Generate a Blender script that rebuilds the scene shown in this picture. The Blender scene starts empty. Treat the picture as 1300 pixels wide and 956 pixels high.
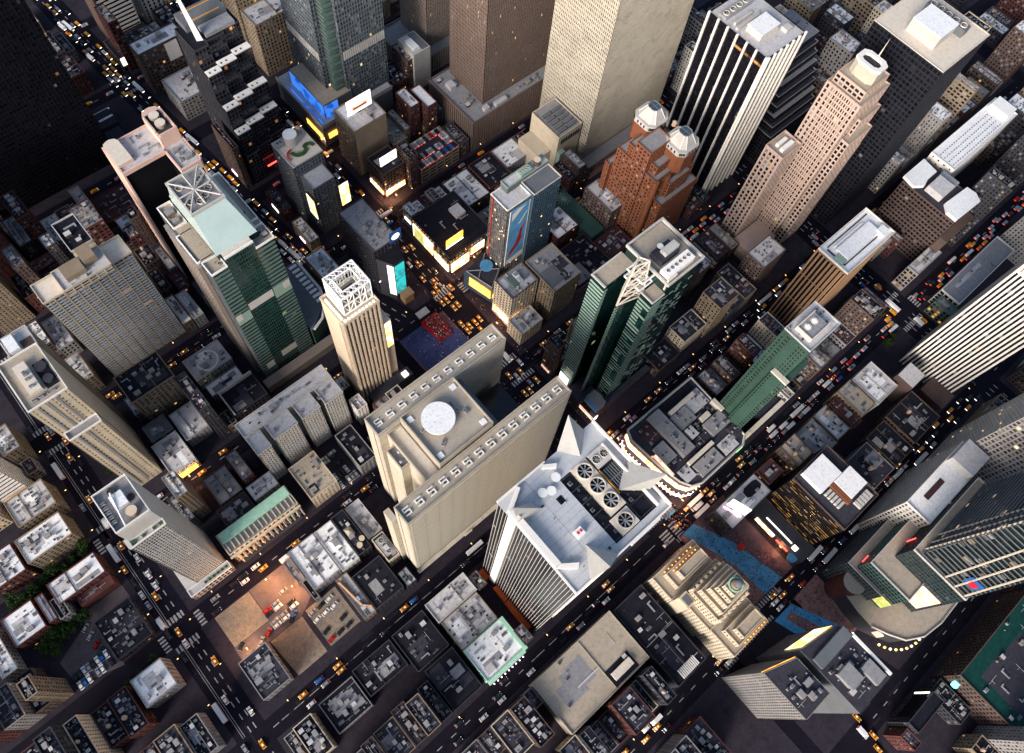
import bpy, math, random
from mathutils import Vector, Matrix
random.seed(7)
C = bpy.context.scene.collection
S = bpy.context.scene
rad = math.radians
# ------------------------------------------------------------------ camera
CAMROT = Matrix(((0.75208289, -0.65520122, 0.07129298), (-0.57395521, -0.70428476, -0.41780186), (0.32395485, 0.27330265, -0.90573667)))
CAMZ = 545.0
cam = bpy.data.objects.new('camera', bpy.data.cameras.new('camera')); C.objects.link(cam)
flip = Matrix(((1, 0, 0), (0, -1, 0), (0, 0, -1)))
cam.matrix_world = Matrix.Translation((0, 0, CAMZ)) @ ((flip @ CAMROT).transposed()).to_4x4()
cam.data.sensor_width = 36; cam.data.lens = 36 * 1014.1 / 1300; cam.data.shift_y = -45 / 1300
cam.data.clip_start = 1; cam.data.clip_end = 6000
S.camera = cam
# ------------------------------------------------------------------ light
SUN_EL, SUN_AZ = 24, -106          # evening sky glow from the west
w = bpy.data.worlds.new('World'); S.world = w; w.use_nodes = True
nt = w.node_tree; bg = nt.nodes['Background']; sk = nt.nodes.new('ShaderNodeTexSky')
sk.sky_type = 'NISHITA'; sk.sun_disc = False; sk.sun_elevation = rad(SUN_EL); sk.sun_rotation = rad(SUN_AZ)
sk.altitude = 0; sk.dust_density = 2.0
nt.links.new(sk.outputs[0], bg.inputs[0]); bg.inputs[1].default_value = 0.1
sun = bpy.data.objects.new('sun', bpy.data.lights.new('sun', 'SUN')); C.objects.link(sun)
sun.data.energy = 2.3; sun.data.angle = rad(28); sun.data.color = (1.0, .92, .84)
sd = Vector((math.sin(rad(SUN_AZ)) * math.cos(rad(SUN_EL)), math.cos(rad(SUN_AZ)) * math.cos(rad(SUN_EL)), math.sin(rad(SUN_EL))))
sun.rotation_euler = sd.to_track_quat('Z', 'Y').to_euler()
S.view_settings.view_transform = 'Standard'; S.view_settings.look = 'None'
S.view_settings.exposure = 1.08; S.view_settings.gamma = 1
# ------------------------------------------------------------------ materials
def newmat(n):
    m = bpy.data.materials.new(n); m.use_nodes = True
    return m, m.node_tree, m.node_tree.nodes['Principled BSDF']
def mk(n, col, rough=.8, var=.22, scale=.12, stain=0, metal=0, spec=.3, fine=1.3):
    spec = .07 if spec == .3 else spec
    m, t, p = newmat(n); N = t.nodes; L = t.links
    tc = N.new('ShaderNodeTexCoord')
    a = N.new('ShaderNodeTexNoise'); a.inputs['Scale'].default_value = scale; a.inputs['Detail'].default_value = 6; a.inputs['Roughness'].default_value = .65
    L.new(tc.outputs['Object'], a.inputs['Vector'])
    b = N.new('ShaderNodeTexNoise'); b.inputs['Scale'].default_value = fine; b.inputs['Detail'].default_value = 3
    L.new(tc.outputs['Object'], b.inputs['Vector'])
    mr = N.new('ShaderNodeMapRange'); mr.inputs[1].default_value = .3; mr.inputs[2].default_value = .7
    mr.inputs[3].default_value = 1 - var; mr.inputs[4].default_value = 1 + var * .5
    L.new(a.outputs[0], mr.inputs[0])
    mr2 = N.new('ShaderNodeMapRange'); mr2.inputs[1].default_value = .3; mr2.inputs[2].default_value = .7
    mr2.inputs[3].default_value = 1 - var * .6; mr2.inputs[4].default_value = 1 + var * .3
    L.new(b.outputs[0], mr2.inputs[0])
    mu = N.new('ShaderNodeMath'); mu.operation = 'MULTIPLY'; L.new(mr.outputs[0], mu.inputs[0]); L.new(mr2.outputs[0], mu.inputs[1])
    fac = mu.outputs[0]
    if stain:
        c = N.new('ShaderNodeTexNoise'); c.inputs['Scale'].default_value = scale * 2.2; c.inputs['Detail'].default_value = 8; c.inputs['Roughness'].default_value = .75; c.inputs['Distortion'].default_value = .8
        L.new(tc.outputs['Object'], c.inputs['Vector'])
        r3 = N.new('ShaderNodeMapRange'); r3.inputs[1].default_value = .5; r3.inputs[2].default_value = .68; r3.inputs[3].default_value = 1; r3.inputs[4].default_value = 1 - stain
        L.new(c.outputs[0], r3.inputs[0])
        m2 = N.new('ShaderNodeMath'); m2.operation = 'MULTIPLY'; L.new(fac, m2.inputs[0]); L.new(r3.outputs[0], m2.inputs[1]); fac = m2.outputs[0]
    mx = N.new('ShaderNodeVectorMath'); mx.operation = 'SCALE'; mx.inputs[0].default_value = col; L.new(fac, mx.inputs['Scale'])
    L.new(mx.outputs[0], p.inputs['Base Color'])
    p.inputs['Roughness'].default_value = rough; p.inputs['Metallic'].default_value = metal; p.inputs['Specular IOR Level'].default_value = spec
    return m
def emit(n, col, s, noise=0, col2=None, scale=.25):
    m, t, p = newmat(n)
    p.inputs['Base Color'].default_value = (*[c * .5 for c in col], 1); p.inputs['Emission Color'].default_value = (*col, 1); p.inputs['Emission Strength'].default_value = s
    if noise:
        N = t.nodes; L = t.links; tc = N.new('ShaderNodeTexCoord'); v = N.new('ShaderNodeTexVoronoi'); v.inputs['Scale'].default_value = scale
        L.new(tc.outputs['Object'], v.inputs['Vector'])
        r = N.new('ShaderNodeValToRGB'); r.color_ramp.interpolation = 'CONSTANT'
        c2 = col2 or (col[0] * .2, col[1] * .2, col[2] * .2)
        r.color_ramp.elements[0].color = (*col, 1); r.color_ramp.elements[1].color = (*c2, 1); r.color_ramp.elements[1].position = noise
        sp = N.new('ShaderNodeSeparateColor'); L.new(v.outputs['Color'], sp.inputs[0]); L.new(sp.outputs[0], r.inputs[0])
        L.new(r.outputs[0], p.inputs['Emission Color'])
    return m
_g = {}
def glass(col=(.02, .022, .03), lit=.03, light=.12, rough=.12, lc=(1, .62, .25), ls=1.6, spec=.5):
    k = (col, lit, light, rough, lc, ls)
    if k in _g: return _g[k]
    m, t, p = newmat('window_glass'); N = t.nodes; L = t.links
    uv = N.new('ShaderNodeUVMap'); fl = N.new('ShaderNodeVectorMath'); fl.operation = 'FLOOR'; L.new(uv.outputs[0], fl.inputs[0])
    wn = N.new('ShaderNodeTexWhiteNoise'); wn.noise_dimensions = '3D'; L.new(fl.outputs[0], wn.inputs['Vector'])
    sp = N.new('ShaderNodeSeparateColor'); L.new(wn.outputs['Color'], sp.inputs[0])
    # blinds: some panes paler
    r = N.new('ShaderNodeValToRGB'); e = r.color_ramp.elements
    e[0].color = (*[c * .55 for c in col], 1); e[1].color = (*[min(1, c * 1.5) for c in col], 1); e[1].position = 1 - light - .01
    x = e.new(1 - light); x.color = (*[c * .5 + .12 for c in col], 1)
    x = e.new(1.0); x.color = (*[c * .5 + .26 for c in col], 1)
    L.new(sp.outputs[0], r.inputs[0]); L.new(r.outputs[0], p.inputs['Base Color'])
    g = N.new('ShaderNodeMath'); g.operation = 'GREATER_THAN'; g.inputs[1].default_value = 1 - lit; L.new(sp.outputs[1], g.inputs[0])
    s = N.new('ShaderNodeMath'); s.operation = 'MULTIPLY'; L.new(g.outputs[0], s.inputs[0])
    b = N.new('ShaderNodeMath'); b.operation = 'MULTIPLY'; b.inputs[1].default_value = ls; L.new(sp.outputs[2], b.inputs[0]); L.new(b.outputs[0], s.inputs[1])
    p.inputs['Emission Color'].default_value = (*lc, 1); L.new(s.outputs[0], p.inputs['Emission Strength'])
    p.inputs['Roughness'].default_value = rough; p.inputs['Specular IOR Level'].default_value = spec
    _g[k] = m; return m
M = dict(
 asphalt=mk('asphalt', (.0105, .009, .0165), .85, .3, .06, .25), pavement=mk('pavement_concrete', (.036, .03, .042), .9, .3, .15, .3), ground=mk('ground', (.06, .057, .062), .9, .3, .03),
 paint=mk('road_paint', (.42, .42, .42), .7, .35, .9, .4), blue=mk('blue_plaza_paint', (.09, .36, .62), .8, .25, .2, .3), navy=mk('navy_plaza_paint', (.06, .075, .19), .8, .25, .2, .3),
 rust=mk('red_plaza_paving', (.32, .17, .145), .85, .3, .2, .3), sand=mk('bare_sand_lot', (.27, .225, .175), .95, .3, .3, .4), plum=mk('plaza_paving', (.15, .10, .12), .9, .3, .15, .3),
 mauve=mk('parking_surface', (.12, .10, .11), .9, .3, .1, .3),
 rcool=mk('cool_white_roof', (.47, .485, .51), .8, .07, .3, .2, 0, .3, 2.5), rwhite=mk('white_roof_membrane', (.80, .80, .81), .8, .08, .35, .38, 0, .3, 2.5), rgrey=mk('grey_roof_gravel', (.27, .265, .275), .9, .16, .3, .4, 0, .3, 2.5), rlight=mk('pale_grey_roof', (.50, .49, .50), .85, .14, .3, .45, 0, .3, 2.5),
 rdark=mk('black_tar_roof', (.016, .016, .024), .7, .3, .3, .3, 0, .3, 2.5), rchar=mk('charcoal_roof', (.048, .046, .06), .85, .25, .3, .4, 0, .3, 2.5), rtan=mk('tan_roof', (.40, .34, .27), .9, .12, .3, .35, 0, .3, 2.5),
 rcream=mk('cream_roof', (.64, .57, .48), .85, .08, .3, .25, 0, .3, 2.5), rmint=mk('mint_copper_roof', (.38, .64, .48), .7, .15, .3, .25), rmar=mk('maroon_roof', (.075, .035, .04), .85, .3, .15, .3),
 tslab=mk('pale_tan_brick', (.53, .445, .33), .85, .12, .08, .15), spire=mk('spire_panel', (.40, .39, .375), .7, .08, .2, .15), finw=mk('thin_fin', (.42, .41, .39), .6, .1, .1), cream=mk('cream_stone', (.55, .47, .36), .8, .14, .1, .15), peach=mk('peach_stone', (.60, .485, .365), .8, .1, .06, .1), tan=mk('tan_brick', (.25, .195, .14), .85, .2, .1),
 buff=mk('buff_concrete', (.39, .345, .285), .85, .15, .08, .2), brick=mk('red_brick', (.105, .042, .038), .85, .25, .12), brown=mk('brown_brick', (.10, .07, .062), .85, .25, .1),
 orange=mk('orange_brick', (.215, .08, .043), .8, .16, .2), pinkst=mk('pink_granite', (.50, .375, .315), .7, .12, .05, .12), pinkf=mk('pink_frame', (.62, .43, .36), .7, .1, .1), grey=mk('grey_concrete', (.25, .24, .24), .85, .2, .1),
 light=mk('light_concrete', (.48, .46, .43), .85, .15, .1), white=mk('white_stone', (.76, .72, .67), .7, .1, .05), whitep=mk('white_painted_metal', (.80, .78, .75), .6, .08, .2), dgrey=mk('dark_grey_cladding', (.05, .05, .06), .6, .2, .1),
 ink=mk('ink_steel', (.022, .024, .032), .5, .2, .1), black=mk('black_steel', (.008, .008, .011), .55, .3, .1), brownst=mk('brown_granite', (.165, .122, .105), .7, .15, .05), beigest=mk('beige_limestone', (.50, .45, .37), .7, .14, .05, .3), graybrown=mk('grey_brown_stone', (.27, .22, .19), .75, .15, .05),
 balc=mk('balcony_front', (.40, .44, .49), .7, .15, .2), greenm=mk('green_metal_band', (.10, .15, .135), .45, .15, .1), greenl=mk('pale_green_panel', (.24, .34, .285), .5, .12, .1), mintg=mk('mint_glass', (.42, .53, .51), .25, .1, .08, 0, 0, .5), greend=mk('dark_green_cladding', (.042, .088, .07), .55, .2, .06),
 bluegl=mk('blue_steel_cladding', (.05, .085, .12), .4, .15, .1), slate=mk('slate_cladding', (.13, .14, .155), .6, .2, .1), ocher=mk('ochre_stone', (.36, .22, .13), .75, .15, .08), redtrim=mk('red_trim', (.55, .045, .03), .6, .2, .2),
 orangep=mk('orange_canopy', (.72, .13, .035), .6, .15, .2), metal=mk('galvanised_metal', (.33, .335, .35), .5, .2, .4, .2, .2), mdark=mk('dark_metal', (.045, .045, .05), .6, .3, .4), wood=mk('tank_wood', (.45, .28, .17), .85, .25, 1.2),
 leaf=mk('leaves', (.04, .08, .02), .8, .5, .8), leaf2=mk('dark_leaves', (.02, .045, .013), .8, .5, .8), bark=mk('bark', (.08, .055, .04), .9, .3, 2), seatred=mk('red_steps', (.42, .012, .02), .6, .3, .5),
 hedge=mk('roof_planting', (.05, .11, .03), .9, .4, .6), skyp=mk('poster_blue', (.12, .36, .62), .5, .35, .08), posterred=mk('poster_red', (.45, .02, .03), .5, .1), tyre=mk('tyre_rubber', (.012, .012, .012), .9, .1), cglass=mk('car_glass', (.015, .018, .022), .12, .1, 1, 0, 0, .5),
 taxi=mk('taxi_yellow', (.72, .30, .012), .35, .06, .5, 0, 0, .5), cwhite=mk('white_car_paint', (.72, .72, .72), .35, .05, .5, 0, 0, .5), cblack=mk('black_car_paint', (.012, .012, .016), .25, .05, .5, 0, 0, .5), csilver=mk('silver_car_paint', (.33, .34, .36), .35, .05, .5, 0, .4),
 cred=mk('red_car_paint', (.4, .02, .02), .35, .05, .5), cblue=mk('blue_car_paint', (.02, .1, .32), .35, .05, .5), cloth=mk('dark_clothes', (.05, .05, .075), .9, .5, 1.5), clothl=mk('light_clothes', (.42, .3, .27), .9, .5, 1.5), skin=mk('skin', (.4, .24, .17), .7, .1),
 greennet=mk('green_netting', (.008, .05, .045), .8, .3, .3, .3), bluenet=mk('blue_tarpaulin', (.04, .22, .6), .7, .2, .4),
 e_warm=emit('warm_lamp', (1, .55, .18), 1.6), e_head=emit('headlight_lens', (1, .93, .8), 2.6), e_tail=emit('tail_light_lens', (1, .06, .03), 1.3), e_white=emit('white_sign_light', (1, .9, .8), 1.1), e_pink=emit('pink_bulb', (1, .6, .85), 3),
 e_screen=emit('warm_screen', (1, .66, .16), .95, .55, (1, .95, .8), .35), e_teal=emit('teal_screen', (.02, .42, .42), .7, .6, (.02, .2, .22), .3), e_multi=emit('bright_screen', (1, .36, .1), 2.2, .5, (1, .9, .65), .5), e_gold=emit('gold_sign_light', (1, .42, .06), 2.2, .6, (.7, .22, .03), .5),
 e_blue=emit('blue_light_strip', (.05, .22, .8), .5, .7, (.01, .08, .45), .2), e_green=emit('green_neon', (.1, 1, .15), 2.5), e_red=emit('red_neon', (1, .06, .05), 2.2), e_mag=emit('magenta_neon', (1, .1, .75), 3), e_green2=emit('green_screen', (.5, .55, .1), .55, .5, (.85, .7, .35), .6), e_cyan=emit('cyan_beacon', (.1, .9, .8), 3), e_blush=emit('blush_screen', (1, .5, .36), .5, .5, (1, .85, .7), .4),
)
# ------------------------------------------------------------------ mesh helpers
class MB:
    def __init__(s): s.v = []; s.f = []; s.mi = []; s.uv = {}
    def face(s, pts, mi=0, uv=None):
        i = len(s.v); s.v += [tuple(p) for p in pts]; s.f.append(tuple(range(i, i + len(pts)))); s.mi.append(mi)
        if uv: s.uv[len(s.f) - 1] = uv
    def box(s, x0, x1, y0, y1, z0, z1, mi=0, top=None):
        i = len(s.v); s.v += [(x0, y0, z0), (x1, y0, z0), (x1, y1, z0), (x0, y1, z0), (x0, y0, z1), (x1, y0, z1), (x1, y1, z1), (x0, y1, z1)]
        for q in ((3, 2, 1, 0), (4, 5, 6, 7), (0, 1, 5, 4), (1, 2, 6, 5), (2, 3, 7, 6), (3, 0, 4, 7)): s.f.append(tuple(i + k for k in q)); s.mi.append(mi)
        if top is not None: s.mi[-5] = top
    def obox(s, o, u, n, a0, a1, d0, d1, z0, z1, mi=0):   # box along u, proud along n
        i = len(s.v)
        for z in (z0, z1):
            for a, d in ((a0, d0), (a1, d0), (a1, d1), (a0, d1)): s.v.append((o[0] + u[0] * a + n[0] * d, o[1] + u[1] * a + n[1] * d, z))
        for q in ((3, 2, 1, 0), (4, 5, 6, 7), (1, 2, 6, 5), (2, 3, 7, 6), (3, 0, 4, 7)): s.f.append(tuple(i + k for k in q)); s.mi.append(mi)
    def prism(s, poly, z0, z1, mi=0, top=None, poly2=None):
        n = len(poly); i = len(s.v); p2 = poly2 or poly
        s.v += [(x, y, z0) for x, y in poly] + [(x, y, z1) for x, y in p2]
        s.f.append(tuple(i + n + k for k in range(n))); s.mi.append(mi if top is None else top)
        for k in range(n): s.f.append((i + k, i + (k + 1) % n, i + n + (k + 1) % n, i + n + k)); s.mi.append(mi)
    def cyl(s, x, y, r, z0, z1, n=12, mi=0, r2=None, top=None):
        r2 = r if r2 is None else r2
        a = [(x + r * math.cos(2 * math.pi * k / n), y + r * math.sin(2 * math.pi * k / n)) for k in range(n)]
        b = [(x + r2 * math.cos(2 * math.pi * k / n), y + r2 * math.sin(2 * math.pi * k / n)) for k in range(n)]
        s.prism(a, z0, z1, mi, top, b)
    def ring(s, x, y, r, t, z0, z1, n=16, mi=0):
        for k in range(n):
            a, b = 2 * math.pi * k / n, 2 * math.pi * (k + 1) / n
            P = lambda q, g, z: (x + q * math.cos(g), y + q * math.sin(g), z)
            s.face([P(r, a, z0), P(r, b, z0), P(r, b, z1), P(r, a, z1)], mi); s.face([P(r - t, b, z0), P(r - t, a, z0), P(r - t, a, z1), P(r - t, b, z1)], mi)
            s.face([P(r, a, z1), P(r, b, z1), P(r - t, b, z1), P(r - t, a, z1)], mi)
    def bar(s, p, q, t=.3, mi=0):
        p, q = Vector(p), Vector(q); d = (q - p).normalized(); a = d.orthogonal().normalized() * t; b = d.cross(a).normalized() * t; i = len(s.v)
        for e in (p, q):
            for c in (a + b, a - b, -a - b, -a + b): s.v.append(tuple(e + c))
        for f in ((0, 1, 5, 4), (1, 2, 6, 5), (2, 3, 7, 6), (3, 0, 4, 7), (3, 2, 1, 0), (4, 5, 6, 7)): s.f.append(tuple(i + k for k in f)); s.mi.append(mi)
    def mesh(s, name, mats, off=(0, 0, 0)):
        me = bpy.data.meshes.new(name); me.from_pydata([(a - off[0], b - off[1], c - off[2]) for a, b, c in s.v], [], s.f)
        for m in (mats if isinstance(mats, (list, tuple)) else [mats]): me.materials.append(m)
        me.polygons.foreach_set('material_index', s.mi)
        gl_ = [str(m.name).startswith('window_glass') for m in (mats if isinstance(mats, (list, tuple)) else [mats])]
        if any(gl_) and not s.uv:
            for fi, f in enumerate(s.f):
                if gl_[s.mi[fi]]: s.uv[fi] = [((s.v[i][0] + s.v[i][1] * 1.0) / 3 + 300, s.v[i][2] / 3.8 if abs(s.v[f[0]][2] - s.v[f[2]][2]) > .1 else .5) for i in f]
        if s.uv:
            ul = me.uv_layers.new(name='UVMap')
            for fi, u in s.uv.items():
                for k, li in enumerate(me.polygons[fi].loop_indices): ul.data[li].uv = u[k]
        me.update(); return me
    def build(s, name, mats, parent=None, kind=None, label=None):
        off = BASE.get(parent.name, (0, 0, 0)) if parent else (0, 0, 0)
        o = bpy.data.objects.new(name, s.mesh(name, mats, off)); C.objects.link(o)
        if parent: o.parent = parent; BASE[o.name] = off
        if kind: o['kind'] = kind
        if label: o['label'] = label
        return o
def pieces(mb, name, mats, root):
    """every primitive of the mesh builder becomes its own object"""
    grp = {}; own = {}
    for fi, f in enumerate(mb.f):
        g = own.get(f[0], f[0]); g = min(own.get(i, g) for i in f)
        for i in f: own[i] = g
    for fi, f in enumerate(mb.f):
        g = own[f[0]]
        while own.get(g, g) != g: g = own[g]
        grp.setdefault(g, []).append(fi)
    for g, fl in grp.items():
        m = MB(); ids = sorted({i for fi in fl for i in mb.f[fi]}); mp = {i: k for k, i in enumerate(ids)}; m.v = [mb.v[i] for i in ids]
        m.f = [tuple(mp[i] for i in mb.f[fi]) for fi in fl]; m.mi = [mb.mi[fi] for fi in fl]; o = m.build(name, mats, root)
    return o
BASE = {}
def thing(name, label, cat, loc=(0, 0, 0), group=None, rz=0):
    o = bpy.data.objects.new(name, None); C.objects.link(o); o.location = loc; o.rotation_euler.z = rz; o['label'] = label; o['category'] = cat
    if group: o['group'] = group
    BASE[o.name] = tuple(loc); return o
def inst(name, me, parent, loc, rz=0, sc=(1, 1, 1), label=None):
    o = bpy.data.objects.new(name, me); C.objects.link(o)
    if parent: b = BASE.get(parent.name, (0, 0, 0)); o.parent = parent; BASE[o.name] = b
    else: b = (0, 0, 0)
    o.location = (loc[0] - b[0], loc[1] - b[1], loc[2] - b[2]); o.rotation_euler.z = rz; o.scale = sc
    if label: o['label'] = label
    return o
def struct(name, mb, mats): return mb.build(name, mats, kind='structure')
# ------------------------------------------------------------------ rooftop pieces (shared meshes)
def _ac():
    b = MB(); b.box(-1.6, 1.6, -1.1, 1.1, .3, 1.9); b.box(-1.5, -1.3, -1, 1, 0, .3, 1); b.box(1.3, 1.5, -1, 1, 0, .3, 1); b.ring(-.75, 0, .65, .12, 1.9, 2.15, 10); b.ring(.75, 0, .65, .12, 1.9, 2.15, 10)
    b.cyl(-.75, 0, .53, 1.91, 1.93, 10, 1); b.cyl(.75, 0, .53, 1.91, 1.93, 10, 1); return b.mesh('ac_unit', [M['metal'], M['mdark']])
def _tank():
    b = MB(); b.cyl(0, 0, 1.9, 2.6, 6.3, 14, 0, 1.75); b.cyl(0, 0, 2.0, 6.3, 7.7, 14, 2, .1)
    for x, y in ((-1.2, -1.2), (1.2, -1.2), (1.2, 1.2), (-1.2, 1.2)): b.box(x - .14, x + .14, y - .14, y + .14, 0, 2.6, 1)
    b.box(-1.5, 1.5, -1.5, 1.5, 2.45, 2.58, 1); return b.mesh('water_tank', [M['wood'], M['mdark'], M['rtan']])
def _bulk():
    b = MB(); b.box(-2, 2, -1.6, 1.6, 0, 3.1); b.box(-2.2, 2.2, -1.8, 1.8, 3.1, 3.35, 1); b.box(-.5, .5, -1.68, -1.6, .05, 2.1, 2); return b.mesh('stair_bulkhead', [M['brown'], M['rlight'], M['mdark']])
def _bulk2():
    b = MB(); b.box(-2.6, 2.6, -1.8, 1.8, 0, 3.4); b.box(-2.75, 2.75, -1.95, 1.95, 3.4, 3.6, 1); b.box(-2.68, -2.6, -.5, .5, .05, 2.1, 2); return b.mesh('lift_bulkhead', [M['grey'], M['rgrey'], M['mdark']])
def _sky():
    b = MB(); b.box(-2.4, 2.4, -1.2, 1.2, 0, .7); b.face([(-2.3, -1.1, .7), (2.3, -1.1, .7), (2.3, 0, 1.5), (-2.3, 0, 1.5)], 1); b.face([(2.3, 1.1, .7), (-2.3, 1.1, .7), (-2.3, 0, 1.5), (2.3, 0, 1.5)], 1)
    b.face([(-2.3, 1.1, .7), (-2.3, -1.1, .7), (-2.3, 0, 1.5)], 0); b.face([(2.3, -1.1, .7), (2.3, 1.1, .7), (2.3, 0, 1.5)], 0); return b.mesh('skylight', [M['metal'], M['slate']])
def _duct():
    b = MB(); b.box(-4, 4, -.5, .5, .4, 1.3); b.box(3.0, 4.1, -2.6, -.5, .42, 1.28); b.box(-3.6, -3.4, -.4, .4, 0, .4, 1); b.box(2.4, 2.6, -.4, .4, 0, .4, 1); return b.mesh('air_duct', [M['metal'], M['mdark']])
def _vent():
    b = MB(); b.cyl(0, 0, .35, 0, 1.1, 8); b.cyl(0, 0, .7, 1.1, 1.5, 8, 0, .25); return b.mesh('roof_vent', [M['metal']])
def _fan(blades=8):
    b = MB(); b.ring(0, 0, 1, .09, 0, .5, 20); b.cyl(0, 0, .9, .06, .1, 20, 1); b.cyl(0, 0, .2, .1, .34, 10, 2)
    for k in range(blades):
        a = 2 * math.pi * k / blades; c, s = math.cos(a), math.sin(a); q = lambda r, t, z: (c * r - s * t, s * r + c * t, z)
        b.face([q(.18, -.05, .2), q(.88, -.14, .17), q(.88, .1, .3), q(.18, .05, .27)], 2)
    for k in range(4):
        a = math.pi * k / 4; b.bar((math.cos(a) * .92, math.sin(a) * .92, .44), (-math.cos(a) * .92, -math.sin(a) * .92, .44), .018, 2)
    return b.mesh('fan', [M['rcream'], M['black'], M['metal']])
def _dish():
    b = MB(); b.cyl(0, 0, .12, 0, 1.2, 6, 1)
    b.cyl(0, 0, .35, 1.2, 1.7, 16, 0, 1.9); b.cyl(0, 0, 1.88, 1.66, 1.72, 16); return b.mesh('satellite_dish', [M['whitep'], M['metal']])
def _uframe():
    b = MB(); b.box(-1.6, 1.6, 1.3, 1.7, 0, .8); b.box(-1.6, -1.15, -.1, 1.3, .01, .78); b.box(-1.15, 1.5, -.1, .32, .012, .77); b.box(1.1, 1.5, -1.7, -.1, .014, .76); b.box(-1.5, 1.1, -1.7, -1.3, .016, .75); b.box(-.4, .5, -.9, -.3, 0, .5, 1); return b.mesh('davit_base', [M['whitep'], M['mdark']])
def _pipe():
    b = MB(); b.box(-4.5, 4.5, -.12, .12, .25, .45); b.box(-4.5, -4.3, -.12, .12, 0, .25); b.box(4.3, 4.5, -.12, .12, 0, .25); b.box(1, 1.2, .12, 2.6, .26, .44); return b.mesh('pipe', [M['rlight']])
def _hatch():
    b = MB(); b.box(-.8, .8, -.6, .6, 0, .35); b.box(-.95, .95, -.75, .75, .35, .45, 1); return b.mesh('hatch', [M['metal'], M['rchar']])
def _cool():
    b = MB(); b.box(-1, 1, -1, 1, 0, 2); b.cyl(0, 0, .8, 2, 2.3, 12, 0, None, 1); b.box(-.9, .9, -1.06, -1, .3, 1.5, 1); return b.mesh('cooling_unit', [M['rgrey'], M['mdark']])
def _pent():
    b = MB(); b.box(-2.6, 2.6, -2, 2, 0, 2.7); b.box(-2.7, 2.7, -2.1, 2.1, 2.7, 2.9, 1); b.box(-2.2, -.9, -1.7, -.6, 2.9, 3.5, 2); return b.mesh('plant_room', [M['tan'], M['rgrey'], M['metal']])
AC, TANK, BULK, BULK2, SKYL, DUCT, VENT, FAN, DISH, UFR = _ac(), _tank(), _bulk(), _bulk2(), _sky(), _duct(), _vent(), _fan(), _dish(), _uframe()
PIPE, HATCH, COOL, PENT = _pipe(), _hatch(), _cool(), _pent()
EQ = {'pipe': ('pipe', PIPE, 3.0), 'hatch': ('roof_hatch', HATCH, 1), 'cool': ('cooling_unit', COOL, 1.5), 'pent': ('plant_room', PENT, 3.6), 'ac': ('air_conditioner', AC, 2.6), 'bulk': ('stair_bulkhead', BULK, 3.2), 'lift': ('lift_bulkhead', BULK2, 3.8), 'sky': ('skylight', SKYL, 3.2), 'duct': ('air_duct', DUCT, 4.6), 'vent': ('roof_vent', VENT, 1.2), 'tank': ('water_tank', TANK, 3.2)}
def equip(root, x0, x1, y0, y1, z, n, rnd, kinds=('ac', 'cool', 'cool', 'vent', 'vent', 'hatch', 'hatch', 'pipe', 'pipe', 'duct', 'sky', 'bulk', 'lift', 'pent'), tank=0, sc=.8, avoid=()):
    used = list(avoid); done = []
    todo = ['tank'] * tank + [rnd.choice(kinds) for _ in range(n)]
    for k in todo:
        nm, me, r = EQ[k]; s = sc * rnd.uniform(.75, 1.15); r *= s
        for _ in range(12):
            if x1 - x0 < 2 * r or y1 - y0 < 2 * r: break
            x, y = rnd.uniform(x0 + r, x1 - r), rnd.uniform(y0 + r, y1 - r)
            if all(math.hypot(x - a, y - b) > (r + q) * .8 for a, b, q in used):
                used.append((x, y, r)); done.append(k); inst(nm, me, root, (x, y, z), rnd.choice((0, math.pi / 2, math.pi)), (s, s, s)); break
    return done
# ------------------------------------------------------------------ facades
def facade(wb, o, u, n, L, z0, z1, bay, fh, pw, sh, dep, base=0, top=1.0):
    nb = max(1, round(L / bay)); b = L / nb
    for k in range(nb + 1):
        a = k * b; w = pw if 0 < k < nb else pw * 1.3
        wb.obox(o, u, n, max(0, a - w / 2), min(L, a + w / 2), -dep, 0, z0, z1)
    zz = z0 + base; nf = max(1, round((z1 - top - zz) / fh)); f = (z1 - top - zz) / nf
    for k in range(nf + 1):
        z = zz + k * f; h = sh if k < nf else top
        if h > 0: wb.obox(o, u, n, pw * .4, L - pw * .4, -dep, -dep * .3, z if k < nf else z1 - top, (z + h) if k < nf else z1 - .05)
    return nb, nf
def SIDES(x0, x1, y0, y1, e=.03):
    return {'S': ((x0, y0), (1, 0), (0, -1), x1 - x0), 'E': ((x1 + e, y0), (0, 1), (1, 0), y1 - y0), 'N': ((x1, y1), (-1, 0), (0, 1), x1 - x0), 'W': ((x0 - e, y1), (0, -1), (-1, 0), y1 - y0)}
def vis(x0, x1, y0, y1): return ('W' if x0 > -5 else '') + ('E' if x1 < 5 else '') + ('S' if y0 > -5 else '') + ('N' if y1 < 5 else '')
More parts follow.
